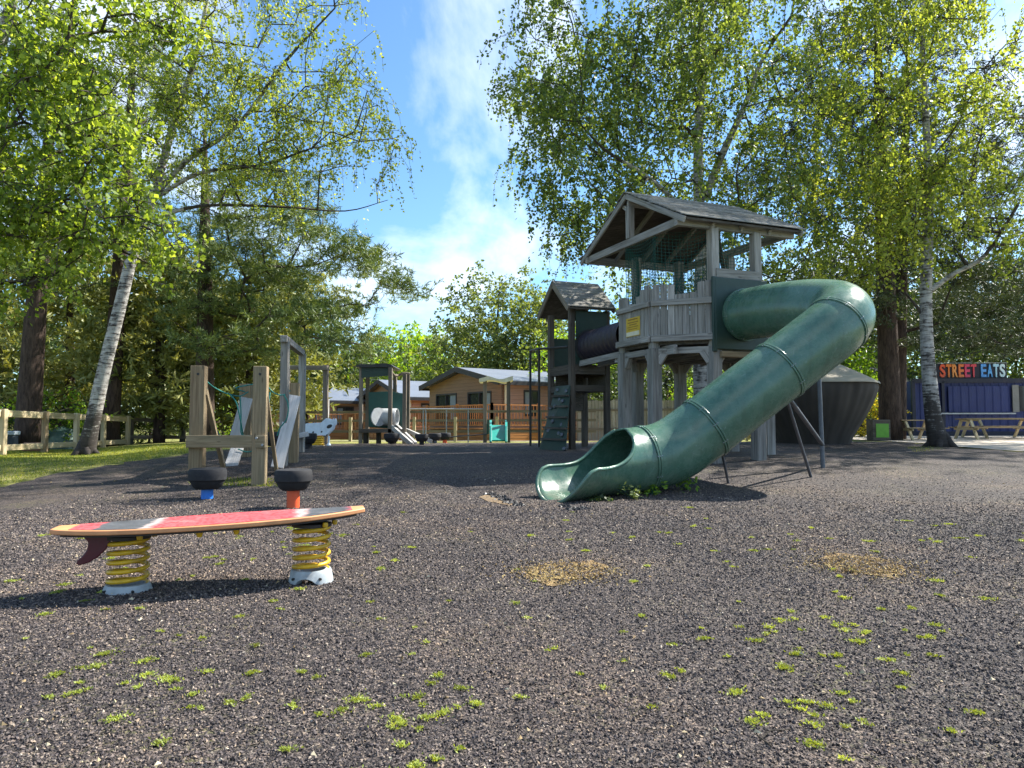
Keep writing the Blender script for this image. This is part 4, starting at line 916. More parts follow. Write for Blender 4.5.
# notice plate
a, b2 = oct_[1], oct_[2]; d = (b2 - a).normalized(); n = Vector((d.y, -d.x, 0)); n = n if (a + n - ctr).length > (a - ctr).length else -n
L = (b2 - a).length; s0, s1 = .28, .74
q = lambda t, z, o=.106: at(a + d * L * t + n * o, z)
mb = MB(); mb.prism([q(s0, 2.53), q(s1, 2.53), q(s1, 2.87), q(s0, 2.87)], n * .008); pb_ = mb.build('notice_plate', YSIGN, tower, bevel=.002)
mb = MB(); mb.prism([q(s0 + .012, 2.54, .1155), q(s1 - .012, 2.54, .1155), q(s1 - .012, 2.615, .1155), q(s0 + .012, 2.615, .1155)], n * .003); mb.build('notice_strip', CREAM, pb_)
mb = MB()
for k, (x0, x1, z, hh) in enumerate([(.35, .67, 2.825, .02), (.33, .68, 2.775, .014), (.38, .62, 2.735, .014), (.33, .69, 2.695, .010), (.36, .66, 2.655, .010)]):
    mb.prism([q(x0, z, .1155), q(x1, z, .1155), q(x1, z + hh, .1155), q(x0, z + hh, .1155)], n * .002)
mb.each('notice_line', BROWNP, pb_)
# roof
roof_z = lambda v: EZ + (AZ - EZ) * (1 - abs(v - 1.8) / 1.8)
mb = MB(); nb = 15
for sgn in (0, 1):
    for k in range(nb):
        v0 = k / nb * 1.84; v1 = (k + 1.12) / nb * 1.84
        va, vb = (1.8 + v0 - 0.0, 1.8 + v1) if sgn else (1.8 - v0, 1.8 - v1)
        za, zb = roof_z(va) + .075, roof_z(vb) + .090
        j = _R.uniform(-.03, .03)
        pts = [F_(-.06 + j, va, za), F_(2.50 + j, va, za), F_(2.50 + j, vb, zb), F_(-.06 + j, vb, zb)]
        mb.prism(pts, (0, 0, .022))
mb.build('roof_boards', ROOF, tower, bevel=.003)
mb = MB()
for sgn in (0, 1):
    e = 3.62 if sgn else -.02
    pts = [F_(.02, 1.8, AZ + .02), F_(2.44, 1.8, AZ + .02), F_(2.44, e, roof_z(e) + .02), F_(.02, e, roof_z(e) + .02)]; mb.prism(pts, (0, 0, .035))
mb.build('roof_lining', WDARK, tower)
mb = MB()
for u in (-.03, 2.44):
    for e in (-.04, 3.64): mb.beam(F_(u, 1.8, AZ + .01), F_(u, e, roof_z(e) + .01), .04, .10)
for u in (.65, 1.25, 1.85):
    for e in (.1, 3.5): mb.beam(F_(u, 1.8, AZ - .06), F_(u, e, roof_z(e) - .06), .05, .09)
mb.each('rafter', WGREY, tower, bevel=.006)
mb = MB(); mb.beam(F_(-.04, .2, EZ + .02), F_(2.44, .2, EZ + .02), .09, .15); mb.beam(F_(-.04, 3.4, EZ + .02), F_(2.44, 3.4, EZ + .02), .09, .15); mb.beam(F_(0, 1.8, AZ - .12), F_(2.4, 1.8, AZ - .12), .06, .12)
mb.each('roof_beam', WGREY, tower, bevel=.008)
mb = MB(); mb.beam(F_(.05, .25, EZ + .03), F_(.05, 3.35, EZ + .03), .09, .14); mb.beam(F_(.05, 1.8, EZ + .10), F_(.05, 1.8, AZ - .18), .13, .12, roll=U); mb.beam(F_(2.35, .25, EZ + .03), F_(2.35, 3.35, EZ + .03), .09, .14)
mb.beam(F_(.05, 1.8, AZ - .25), F_(.05, 2.02, AZ - .12), .07, .08); mb.each('tie_beam', WGREY, tower, bevel=.008)
mb = MB(); mb.beam(at(oct_[5], 3.35), at(oct_[0].lerp(oct_[7], .1), 4.2), .07, .09); mb.build('brace', WDARK, tower)
# netting
def netting(a, b, z0, z1, sag, cell=.06, r=.0042, top_in=0):
    mb = MB(); L = (b - a).length; nc = int(L / cell); nr_ = int((z1 - z0) / cell); d = (b - a).normalized(); n = Vector((d.y, -d.x, 0)); n = -n if (a + n - ctr).length > (a - ctr).length else n
    def pt(s, t):
        x = s; return at(a + (b - a) * x, z0 + (z1 - z0) * t) + n * (sag * math.sin(math.pi * s) * math.sin(math.pi * t) + .05 + top_in * t) + Vector((0, 0, -.09 * math.sin(math.pi * s) * (t)))
    for i in range(nc + 1):
        mb.tube([pt(i / nc, k / 6) for k in range(7)], r, 3, caps=False)
    for j in range(nr_ + 1):
        mb.tube([pt(k / 6, j / nr_) for k in range(7)], r, 3, caps=False)
    return mb
for i, s in ((0, .12), (1, .12), (2, .1), (3, .08), (4, .08), (7, .05)):
    netting(oct_[i], oct_[(i + 1) % 8], 3.15, 4.36, s).build('net', NET, tower)
# gathered net bunches
mb = MB()
for k in range(60):
    a = oct_[0].lerp(oct_[1], _R.uniform(.15, .75)); z = _R.uniform(3.2, 3.75); q = at(a, z) + Vector((_R.uniform(.0, .35), _R.uniform(.1, .4), 0))
    mb.tube([q, q + Vector((_R.uniform(-.1, .1), _R.uniform(-.1, .1), -.12)), q + Vector((_R.uniform(-.15, .15), 0, -.25))], .005, 3, caps=False)
mb.build('net_bunch', NET, tower)

# ------------------------------------------------------------------ tube slide
R = .42
slide = thing('tube_slide', Vector((1.7, 9.8, 0)), 'long green plastic tube slide curling down from the big tower', 'slide')
path = [Vector((.74, 9.19, .475)), Vector((1.10, 9.46, .47)), Vector((1.62, 9.78, .475)), Vector((2.10, 9.93, .58)), Vector((2.60, 9.98, .90)), Vector((3.13, 10.07, 1.29)), Vector((3.67, 10.16, 1.68)),
        Vector((4.15, 10.24, 2.03)), Vector((4.45, 10.30, 2.25)), Vector((4.69, 10.45, 2.46)), Vector((4.75, 10.75, 2.61)), Vector((4.63, 11.05, 2.69)), Vector((4.47, 11.35, 2.74)), Vector((4.19, 11.95, 2.79)), Vector((3.86, 12.66, 2.80))]
dense = catmull(path, 14)
# frames
Tn = [(dense[min(i + 1, len(dense) - 1)] - dense[max(i - 1, 0)]).normalized() for i in range(len(dense))]
NS = 56
def ringpt(i, ang, rad):
    t = Tn[i]; a = t.cross(ZV).normalized(); up = a.cross(t).normalized()
    return dense[i] + (a * math.sin(ang) + up * math.cos(ang)) * rad     # ang 0 = top
cum = [0]
for i in range(1, len(dense)): cum.append(cum[-1] + (dense[i] - dense[i - 1]).length)
def cutang(s):       # half angle removed around the top, by distance from the lip
    if s > .86: return 0
    u_ = s / .86
    return math.radians(98) * max(0, 1 - u_ ** 3.6) ** .6
def flare(s): return 1.0 + .10 * float(1 - sstep(0, .3, s))
vs = []; rows = []
rows_i = [i for i in range(len(dense))]
for i in rows_i:
    s = cum[i]; ca = float(cutang(s)); row = []
    for k in range(NS + 1):
        ang = ca + (2 * math.pi - 2 * ca) * k / NS
        p = ringpt(i, ang, R * flare(s))
        # round the lip end
        if s < .02: pass
        row.append(p)
    rows.append(row)
# a rounded spoon lip: the middle reaches out, the sides curve back
lips = []
for (q_, ex_) in ((.35, 1.105), (.70, 1.115), (1.0, 1.13)):
    row = []
    for k in range(NS + 1):
        ca0 = math.radians(98); ang = ca0 + (2 * math.pi - 2 * ca0) * k / NS; side_f = min(1, abs(k / NS - .5) * 2); w_ = math.sqrt(1 - side_f ** 2)
        p = ringpt(0, ang, R * (1.10 + (ex_ - 1.10) * w_)); row.append(p - Tn[0] * (.32 * q_ * w_) + Vector((0, 0, -.012 * q_ * w_)))
    lips.append(row)
lip = lips[-1]; nl_ = len(lips)
rows = lips[::-1] + rows
me = bpy.data.meshes.new('tube'); base = wloc(slide)
vs = [tuple(p - base) for r_ in rows for p in r_]; fs = []
for i in range(len(rows) - 1):
    closed = True
    for k in range(NS): a = i * (NS + 1) + k; fs.append((a, a + 1, a + NS + 2, a + NS + 1))
me.from_pydata(vs, [], fs); me.materials.append(SLIDE); me.polygons.foreach_set('use_smooth', [True] * len(fs)); me.update()
import bmesh
bm = bmesh.new(); bm.from_mesh(me); bmesh.ops.remove_doubles(bm, verts=bm.verts, dist=.0006); bmesh.ops.recalc_face_normals(bm, faces=bm.faces); bm.to_mesh(me); bm.free()
to = bpy.data.objects.new('tube', me); COL.objects.link(to); to.parent = slide
sm = to.modifiers.new('thickness', 'SOLIDIFY'); sm.thickness = .022; sm.offset = 0
# rolled lip edge
def edge_k(k): return [rows[i][k] for i in range(len(rows)) if i < nl_ or cum[i - nl_] < .86]
mb = MB(); e1 = edge_k(0); e2 = edge_k(NS); front = rows[0]
topi = max(i for i in range(len(cum)) if cum[i] < .60)
loop = e1[::-1] + front[1:-1] + e2
loop = [p for i_, p in enumerate(loop) if i_ == 0 or (p - loop[i_ - 1]).length > .004]; mb.tube(loop, .024, 8); mb.build('rolled_edge', SLIDE, slide, smooth='all')
# flange rings
def near(pt):
    return min(range(len(dense)), key=lambda i: (dense[i] - Vector(pt)).length)
for pt in ((1.72, 9.82, .48), (2.60, 9.98, .90), (3.67, 10.16, 1.68), (4.56, 10.32, 2.35), (3.95, 12.45, 2.8)):
    i = near(pt); fl = MB()
    for off in (-.017, .017):
        c = dense[i] + Tn[i] * off; t = Tn[i]; a = t.cross(ZV).normalized(); up = a.cross(t).normalized(); n = 48; v = []
        for r1, o2 in ((R + .004, -.013), (R + .027, -.013), (R + .027, .013), (R + .004, .013)):
            for k in range(n): an = 2 * math.pi * k / n; v.append(c + t * o2 + (a * math.sin(an) + up * math.cos(an)) * r1)
        f = [(j * n + k, j * n + (k + 1) % n, ((j + 1) % 4) * n + (k + 1) % n, ((j + 1) % 4) * n + k) for j in range(4) for k in range(n)]
        fl.add(v, f)
    o = fl.build('flange', SLIDE, slide, smooth=True, bevel=.004)
    bt = MB(); t = Tn[i]; a = t.cross(ZV).normalized(); up = a.cross(t).normalized()
    for k in range(10):
        an = 2 * math.pi * (k + .3) / 10; c = dense[i] + (a * math.sin(an) + up * math.cos(an)) * (R + .018); bt.tube([c - t * .038, c + t * .038], .009, 6)
    bt.each('bolt', GALV, o)
# steel supports
def gpt(px, py): p = G(px, py); return Vector((p.x, p.y, p.z - .04))
def strut(a, b, r, m=DGALV): MB().tube([a, b], r, 12).build('support_strut', m, slide, smooth=True)
f1 = gpt(812, 478); f2 = gpt(823, 469); f3 = gpt(729, 484)
c1 = dense[near((3.75, 10.2, 1.72))]
strut(c1 + Vector((.08, .1, -.46)), f1, .022); strut(Vector((f2.x, f2.y, f2.z)), Vector((f2.x - .05, f2.y, 2.65)), .034)
strut(c1 + Vector((.12, .12, -.44)), Vector((f2.x, f2.y, .62)), .032); strut(dense[near((2.75, 10, 1))] + Vector((.1, .1, -.40)), f3, .018)
mb = MB(); c = c1 + Vector((.1, .1, -.44)); mb.beam(c + Vector((-.12, 0, -.03)), c + Vector((.1, 0, .05)), .10, .02); mb.build('saddle_plate', DGALV, slide)

# ------------------------------------------------------------------ small tower with tunnel
SA = Vector((1.28, 15.8, 0)); SB = SA + W_ * 1.05; SC = SA + U * .85; SD = SB + U * .85
st = thing('play_tower', at((SA + SD) / 2, g(1.5, 16.4)), 'small dark roofed timber play tower with a climbing wall, left of the big tower', 'play tower')
for p in (SA, SB, SC, SD): MB().beam(at(p, g(p.x, p.y) - .2), at(p, 3.42), .12, .12, roll=U).build('post', WDARK, st, bevel=.01)
def S_(u, v, z): return SA + U * u + W_ * v + ZV * z
ez, az = 3.40, 4.05; rz = lambda v: ez + (az - ez) * (1 - abs(v - .525) / .775)
mb = MB(); nb = 9
for sgn in (0, 1):
    for k in range(nb):
        v0, v1 = k / nb * .80, (k + 1.15) / nb * .80; va, vb = (.525 + v0, .525 + v1) if sgn else (.525 - v0, .525 - v1)
        mb.prism([S_(-.22, va, rz(va) + .05), S_(.93, va, rz(va) + .05), S_(.93, vb, rz(vb) + .062), S_(-.22, vb, rz(vb) + .062)], (0, 0, .02))
mb.build('roof_boards', ROOF, st, bevel=.003)
mb = MB()
for u in (-.2, .91):
    for e in (-.25, 1.30): mb.beam(S_(u, .525, az - .02), S_(u, e, rz(e) - .02), .035, .11)
mb.each('rafter', WBROWN, st)
mb = MB()
for e in (-.27, 1.32): mb.prism([S_(-.19, .525, az), S_(.90, .525, az), S_(.90, e, rz(e)), S_(-.19, e, rz(e))], (0, 0, .03))
mb.build('roof_lining', WDARK, st)
mb = MB(); mb.prism([S_(.06, -.07, 2.25), S_(.80, -.07, 2.25), S_(.80, -.07, 3.38), S_(.06, -.07, 3.38)], -W_ * .03); mb.each('side_panel', GPANEL, st)
mb = MB(); mb.prism([S_(.06, 1.06, 2.25), S_(.80, 1.06, 2.25), S_(.80, 1.06, 2.9), S_(.06, 1.06, 2.9)], W_ * .03); mb.each('side_panel', GPANEL, st)
mb = MB()
for (a, b) in ((SA, SB), (SA, SC), (SC, SD), (SB, SD)): mb.beam(at(a, 2.12), at(b, 2.12), .09, .2); mb.beam(at(a, 1.72), at(b, 1.72), .07, .13)
mb.prism([S_(0, 0, 2.18), S_(.85, 0, 2.18), S_(.85, 1.05, 2.18), S_(0, 1.05, 2.18)], (0, 0, .05)); mb.build('deck', WDARK, st)
mb = MB(); mb.prism([S_(.1, 1.0, 1.25), S_(.8, 1.0, 1.25), S_(.8, 1.0, 2.1), S_(.1, 1.0, 2.1)], W_ * .03); mb.prism([S_(.88, .1, 1.75), S_(.88, .95, 1.75), S_(.88, .95, 2.1), S_(.88, .1, 2.1)], U * .03); mb.each('dark_boarding', WDARK, st)
# climbing wall leaning out to the left
t0, t1 = P(571, 386, 15.70), P(557, 387, 16.45); f0 = on(566, 15.05); f1_ = on(540, 15.9)
cw = MB(); cw.prism([t0, t1, f1_, f0], Vector((-.03, -.01, .02))); wall = cw.build('climbing_wall', GPANEL, st, bevel=.01)
for j in range(1, 6):
    mb = MB(); a = t0.lerp(f0, j / 6); b = t1.lerp(f1_, j / 6); o_ = Vector((-.05, -.06, .02)); mb.beam(a + o_, b + o_, .05, .04); mb.build('rung', WDARK, wall)
mb = MB()
for j in range(14):
    a = t0.lerp(f0, _R.random()).lerp(t1.lerp(f1_, _R.random()), _R.random()); mb.lathe([(.0, 0), (.05, .0), (.04, .04), (0, .055)], a + Vector((-.025, -.03, .02)), 8, axis=(-.6, -.75, .3))
mb.each('climbing_hold', DGALV, wall, smooth=True)
# black metal climbing frame
mb = MB(); q0 = P(539, 349, 16.9); q1 = P(568, 347, 16.0); ft = on(539, 16.9)
mb.tube([Vector((q0.x, q0.y, ft.z - .1)), Vector((q0.x, q0.y, q0.z))], .028, 8); mb.tube([q0, q1], .028, 8); q3 = q0 + W_ * .5; mb.tube([q3, Vector((q3.x, q3.y, ft.z - .1))], .028, 8); mb.tube([q0, q3], .028, 8)
mb.build('metal_pole_frame', BLACKM, st, smooth=True)
# tunnel between the two towers
tun = thing('crawl_tunnel', at((S_(.42, -.1, 0) + oct_[2]) / 2, 2.2), 'dark ribbed crawl tunnel bridging the small and the big tower', 'tunnel')
ta = S_(.40, -.08, 2.62); tb_ = at(oct_[2].lerp(oct_[3], .5), 2.66); tdir = (tb_ - ta); mb = MB(); nn_ = 40
mb.tube([ta + tdir * (k / nn_) for k in range(nn_ + 1)], [.31 + (.014 if k % 4 in (0, 1) else 0) for k in range(nn_ + 1)], 28, caps=False); mb.build('tube', TUNNEL, tun, smooth=True)
mb = MB(); mb.tube([ta + tdir * .01, ta + tdir * .03], .37, 28); mb.build('collar', BLACKP, tun, smooth=True)
mb = MB(); sd_ = tdir.cross(ZV).normalized()
for s in (-1, 1): mb.beam(ta + sd_ * .22 * s - ZV * .38, tb_ + sd_ * .22 * s - ZV * .38, .09, .12)
mb.each('support_beam', WGREY, tun)

# ------------------------------------------------------------------ surfboard springer
FL, FR = G(127.5, 592), G(311, 583); FL.z = FR.z = 0
sb = thing('surfboard_springer', Vector((-1.68, 4.3, 0)), 'red and grey surfboard seesaw on two yellow coil springs', 'spring rider')
tipL, tipR = P(54, 529, 4.07), P(364, 508, 4.52)
axv = tipR - tipL; LB = axv.length; ax_ = axv.normalized(); sv = ax_.cross(ZV).normalized() * -1; sv.z = 0; sv.normalize(); nv = ax_.cross(sv); nv = nv if nv.z > 0 else -nv
def halfw(t):
    return .275 * (max(0, math.sin(math.pi * min(1, (t * .93 + .035)))) ** .55) * (1.0 - .12 * (t > .8) * (t - .8) * 5)
def rocker(t): return .0 + .014 * (2 * t - 1) ** 4
def bpt(t, s, z): return tipL + ax_ * LB * t + sv * halfw(t) * s + nv * (z - .02 + rocker(t) - .012)
nT, nS = 60, 12; vs = []; fs = []
def board_layer(z, inset, th, t0=0, t1=1, mask=None):
    mb = MB(); vs = []; fs = []
    ts = [t0 + (t1 - t0) * k / nT for k in range(nT + 1)]
    for lay in (0, 1):
        for t in ts:
            for k in range(nS + 1):
                s = -1 + 2 * k / nS; s *= (1 - inset / max(halfw(t), .03)) if inset else 1
                vs.append(bpt(t, s, z + (th if lay else 0)))
    m = (nT + 1) * (nS + 1)
    for i in range(nT):
        for k in range(nS):
            a = i * (nS + 1) + k; fs.append((a + m, a + 1 + m, a + nS + 2 + m, a + nS + 1 + m)); fs.append((a, a + nS + 1, a + nS + 2, a + 1))
    for i in range(nT):
        a = i * (nS + 1); fs.append((a, a + m, a + nS + 1 + m, a + nS + 1)); a += nS; fs.append((a + m, a, a + nS + 1, a + nS + 1 + m))
    for k in range(nS): a = k; fs.append((a, a + 1, a + 1 + m, a + m)); a = nT * (nS + 1) + k; fs.append((a + 1, a, a + m, a + 1 + m))
    mb.add(vs, fs); return mb
bd = board_layer(0, 0, .026).build('board', BEDGE, sb, smooth=True, bevel=.005)
board_layer(.0265, .022, .002, .06, .955).build('red_deck_print', BTOP, bd)
board_layer(-.014, .03, .013, .03, .97).build('underside', BDARK, bd)
for f, hi in ((FL, .385), (FR, .405)):
    topz = (bpt((f - tipL).dot(ax_) / LB, 0, -.014)).z; z0 = .045 if f is FL else .085
    mb = MB(); turns = 5.2; R_ = .100; pts = []; nn_ = 150
    for k in range(nn_ + 1):
        t = k / nn_; zz = t; 
        e = min(1, t / .12) * min(1, (1 - t) / .12); rr_ = R_
        hz_ = z0 + (topz - .035 - z0) * (t if True else 0); a_ = 2 * math.pi * turns * t
        pts.append(Vector((f.x + R_ * math.cos(a_), f.y + R_ * math.sin(a_), hz_)))
    mb.tube(pts, .0125, 10); spn = mb.build('coil_spring', YELL, sb, smooth='all')
    mb = MB(); mb.lathe([(.10, 0), (.115, .0), (.115, .018), (.09, .024)], (f.x, f.y, topz - .040), 28); mb.build('spring_plate', BDARK, sb, smooth=True)
    mb = MB()
    for (dx_, dy_) in ((-.125, -.03), (.125, .04), (-.11, .09), (.10, -.08)): mb.lathe([(0, 0), (.014, .002), (.017, .014), (.014, .028), (0, .03)], (f.x + dx_, f.y + dy_, topz - .038), 12)
    mb.each('knob', YELL, sb, smooth=True)
    # cast foot with an arched opening
    hgt = z0 + .012; n = 40; mb = MB(); outer = []; 
    for lay in range(2):
        pass
    vs = []; fs = []
    for k in range(n):
        a_ = 2 * math.pi * k / n; sn = math.cos(a_ + math.pi / 2 - .25) ; arch = max(0, 1 - (abs(((a_ + math.pi / 2 + math.pi) % (2 * math.pi)) - math.pi) / .62) ** 2)
        arch2 = max(0, 1 - (abs(((a_ - math.pi / 2 + math.pi) % (2 * math.pi)) - math.pi) / .62) ** 2)
        zb_ = -.03 + (max(arch, arch2) ** .5) * (.085 if f is FR else .02)
        for (r_, z_) in ((.125, zb_), (.130, max(zb_ + .004, .02)), (.118, hgt - .012), (.112, hgt), (.085, hgt), (.085, zb_)): vs.append((f.x + r_ * math.cos(a_), f.y + r_ * math.sin(a_), max(z_, zb_)))
    for k in range(n):
        k2 = (k + 1) % n
        for j in range(6): j2 = (j + 1) % 6; fs.append((k * 6 + j, k2 * 6 + j, k2 * 6 + j2, k * 6 + j2))
    mb.add(vs, fs); ft_ = mb.build('foot', CONC, sb, smooth=True)
    mb = MB(); 
    for a_ in (-.9, -2.2, .4): mb.tube([(f.x + .12 * math.cos(a_), f.y + .12 * math.sin(a_), hgt * .55), (f.x + .135 * math.cos(a_), f.y + .135 * math.sin(a_), hgt * .55)], .008, 8)
    mb.each('foot_bolt', BLACKM, ft_)
mb = MB()
for t in (.455, .57): 
    p = bpt(t, -.6, -.02); mb.lathe([(0, -.03), (.012, -.028), (.018, -.010), (.02, .004), (0, .006)], p, 10)
mb.each('knob', YELL, sb, smooth=True)
# fin
fp = bpt(.125, 0, -.014); pts2 = [(-.02, 0), (.13, 0), (.125, -.04), (.10, -.09), (.06, -.13), (.015, -.155), (-.03, -.165), (-.045, -.155), (-.04, -.135), (-.015, -.115), (.005, -.085), (.012, -.045)]
mb = MB(); mb.prism([fp + ax_ * (x - .05) + ZV * z - sv * .012 for x, z in pts2], sv * .024); mb.build('fin', MAROON, sb, bevel=.006)

# ------------------------------------------------------------------ tyre stools
def stool(px, Y, colm, rad, hz_, label, pr=None, group='tyre stepping stools', z_=None):
    b = on(px, Y) if z_ is None else z_
    t = thing('tyre_stool', b, label, 'stepping stool', group); b = wloc(t); pr = pr or rad * .36
    mb = MB(); mb.tube([b - ZV * .1, b + ZV * (hz_ - .02)], pr, 20); mb.build('post', colm, t, smooth=True)
    th = rad * 1.12
    prof = [(rad * .40, hz_ - th), (rad * .60, hz_ - th), (rad * .74, hz_ - th * .90), (rad * .90, hz_ - th * .66), (rad * .93, hz_ - th * .58), (rad, hz_ - th * .54), (rad * 1.01, hz_ - th * .34), (rad, hz_ - th * .12), (rad * .95, hz_ - .004), (rad * .84, hz_ + .004), (rad * .60, hz_ - .01), (.0, hz_ - .012)]
    mb = MB(); mb.lathe(prof, b, 36); ty = mb.build('tyre', RUBBER, t, smooth=True)
    return t
bs = G(207, 500); os_ = G(293, 509)
stool(207, 0, BLUEP, .225, .39, 'black tyre stool on a blue post left behind the surfboard', .072, z_=bs)
stool(293, 0, REDP, .205, .44, 'black tyre stool on an orange red post behind the surfboard', .07, z_=os_)
stool(277, 14.2, BLUEP, .24, .42, 'tyre stool on a blue post just behind the leaning plank', .08)
stool(308, 16, RUBBER, .2, .36, 'black tyre stool behind the tall grey frame post', .1)
for px, Y, cm, lab in ((392, 19, RUBBER, 'low black tyre stool under the front of the play hut'), (422, 18.5, RUBBER, 'black tyre stool at the foot of the white ladder rails'), (435, 20, DGALV, 'middle black tyre stool of the three right of the play hut'), (445, 20.5, REDP, 'black tyre stool on a red foot, rightmost by the metal railing')):
    stool(px, Y, cm, .17 if px > 400 else .2, .30, lab, .06)

# ------------------------------------------------------------------ balance course with ropes
def zb(px, Y): return on(px, Y)
bc = thing('rope_balance_course', on(262, 10.9), 'tan timber balance course with leaning planks and teal ropes', 'balance course')
YA, YB, YC, YD = 10.9, 10.45, 13.2, 12.4
def vpost(px, Y, topy, w, m, name='post', dd=None):
    f = on(px, Y); tz = P(px, topy, Y).z; o = MB().beam((f.x, f.y, f.z - .15), (f.x, f.y, tz), w, dd or w, roll=(1, .15, 0)).build(name, m, bc, bevel=.010); return f, tz
fa, za_ = vpost(198.5, YA, 366, .20, WTAN); fb, zb_ = vpost(260.5, YB, 366.5, .185, WTAN); fc, _ = vpost(246, YC, 384, .20, WTAN); fd, _ = vpost(294.5, YD, 383, .15, WTAN)
hl = P(187, 441.5, YA - .13); hr = P(266, 441.5, YB - .12); MB().beam(hl, hr, .06, .18).build('cross_board', WTAN, bc, bevel=.008)
mb = MB()
for (px, py, Y) in ((192, 438, YA), (203, 445, YA), (256, 438, YB), (262, 445, YB)):
    p = P(px, py, Y - .17); mb.tube([p, p + Vector((0, .04, 0))], .016, 8)
mb.each('bolt', GALV, bc)
mb = MB()
for (px, py, Y) in ((198, 374, YA - .10), (260, 374, YB - .095), (284.5, 371, 11.95)):
    p = P(px, py, Y); mb.tube([p - Vector((0, .004, 0)), p + Vector((0, .02, 0))], .018, 10)
mb.each('hole_cap', BLACKM, bc)
def plank(p0, p1, w, th, m, name='leaning_plank'):
    MB().beam(p0, p1, w, th, up=(0.25, -1, .3)).build(name, m, bc, bevel=.006)
a1 = P(205, 390, YA + .12); a2 = G(217, 472); plank(a1, a2 + Vector((0, .3, 0)), .06, .30, WTAN)
b1_ = P(266, 392, YB + .12); b2_ = G(271, 478); plank(b1_, b2_ + Vector((0, .3, 0)), .05, .28, WTAN)
plank(P(247, 398, YC - .25), P(235, 440, YC - .55), .20, .04, WSILVER); plank(P(238, 446, YC - .75), P(229, 472, YC - 1.3), .20, .05, WSILVER)
plank(P(295, 396, YD - .15), P(277, 468, YD - .85), .19, .05, WSILVER)
def rope(pts, r=.011, m=6): MB().tube(catmull(pts, m), r, 6).build('rope', ROPE, bc, smooth='all')
rope([P(206, 381, 11.0), P(215, 388, 11.4), P(228, 394, 12), P(240, 396, 12.6), P(248, 392, 13.1)]); rope([P(228, 393, 12), P(236, 402, 12), P(240, 418, 12), P(243, 434, 12.2)])
rope([P(206, 384, 11.1), P(209, 400, 11.2), P(213, 420, 11.4), P(220, 436, 11.6), P(232, 447, 12)]); rope([P(240, 396, 12.6), P(241, 412, 12.6), P(241, 432, 12.6), P(245, 436, 12.6)])
rope([P(238, 449, 12.3), P(247, 452, 12.3), P(256, 450, 12.3)]); rope([P(267, 386, 10.7), P(274, 393, 11.2), P(283, 395, 11.8), P(291, 390, 12.4)])
rope([P(284, 395, 11.8), P(288, 404, 11.8), P(287, 418, 11.8), P(280, 428, 11.8), P(277, 436, 11.8)]); rope([P(270, 392, 11), P(269, 405, 11), P(271, 430, 11.2)]); rope([P(245, 392, 12.9), P(236, 388, 12.4), P(254, 384, 13)])
# tall frame
tf = thing('goal_frame', on(300, 13), 'tall grey timber goal frame behind the balance course', 'goal frame')
Y1, Y2 = 12.0, 14.5
for px, Y, ty in ((284.4, Y1, 341), (301.8, Y2, 354)):
    f = on(px, Y); MB().beam((f.x, f.y, f.z - .2), (f.x, f.y, P(px, ty, Y).z), .125, .12, roll=(1, 0, 0)).build('post', WGREY, tf, bevel=.008)
MB().beam(P(283.6, 338.5, Y1 - .15), P(302.2, 353.0, Y2 + .1), .11, .11).build('top_beam', WGREY, tf, bevel=.008)
f = on(301.8, Y2); MB().beam(P(293, 437, Y2 - .1), P(308, 434, Y2 - .1), .12, .10).build('low_step', WSILVER, tf, bevel=.01)
tg = thing('goal_frame', on(315, 18.5), 'weathered brown timber goal frame farther back by the lodges', 'goal frame')
for px, Y, ty in ((325.5, 18.5, 365), (287, 18.9, 366)):
    f = on(px, Y); MB().beam((f.x, f.y, f.z - .2), (f.x, f.y, P(px, ty, Y).z), .12, .12, roll=(1, 0, 0)).build('post', WBROWN, tg, bevel=.008)
MB().beam(P(286, 367.5, 18.8), P(328, 368, 18.4), .11, .11).build('top_beam', WBROWN, tg, bevel=.008)

# ------------------------------------------------------------------ spotted animal springer
sa = thing('animal_springer', on(317, 17.5), 'white spotted animal springer on a yellow coil spring', 'spring rider'); Ys = 17.5
outline = [(304.5, 425), (306, 423.4), (312, 423), (321, 422.6), (324, 420), (326, 418.2), (328, 418.6), (330, 419.6), (332.5, 419.4), (333.6, 418), (334.8, 421), (334.6, 424.2), (333, 426), (332.2, 429), (330, 431.5), (327.4, 434), (326.4, 435.6), (320, 435.4), (312, 436), (305.4, 436.6), (304, 433)]
for k, off in enumerate((0, .22)):
    mb = MB(); mb.prism([P(x, y, Ys) + Vector((0, off, 0)) for x, y in outline], Vector((0, .02, 0))); bo = mb.build('side_panel', WHITEP, sa, bevel=.004)
    if k == 0:
        mb = MB()
        for (x, y, rx, ry) in ((329.4, 426.4, .065, .045), (313.2, 432.2, .022, .02), (321.6, 431.8, .022, .02), (327, 435, .02, .02)):
            c = P(x, y, Ys) - Vector((0, .006, 0)); mb.prism([c + Vector((rx * math.cos(a_), 0, ry * math.sin(a_) + .3 * rx * math.cos(a_))) for a_ in [2 * math.pi * j / 14 for j in range(14)]], Vector((0, .005, 0)))
        mb.each('spot', BLACKP, bo)
mb = MB(); a = P(306, 426, Ys); b2 = P(323, 426, Ys); mb.box(a.x, b2.x, Ys + .03, Ys + .215, a.z - .03, a.z); mb.build('seat', WHITEP, sa)
mb = MB(); c = on(317.5, Ys + .1); zt = P(317, 436, Ys).z; mb.tube([Vector((c.x + .15 * math.cos(a_), c.y + .15 * math.sin(a_), c.z + .03 + (zt - c.z - .04) * k / 90)) for k, a_ in ((k, k * 2 * math.pi * 4.5 / 90) for k in range(91))], .024, 8); mb.build('coil_spring', YELL, sa, smooth='all')
mb = MB(); mb.lathe([(0, 0), (.24, 0), (.24, .03), (0, .04)], c, 20); mb.build('foot', CREAM, sa)
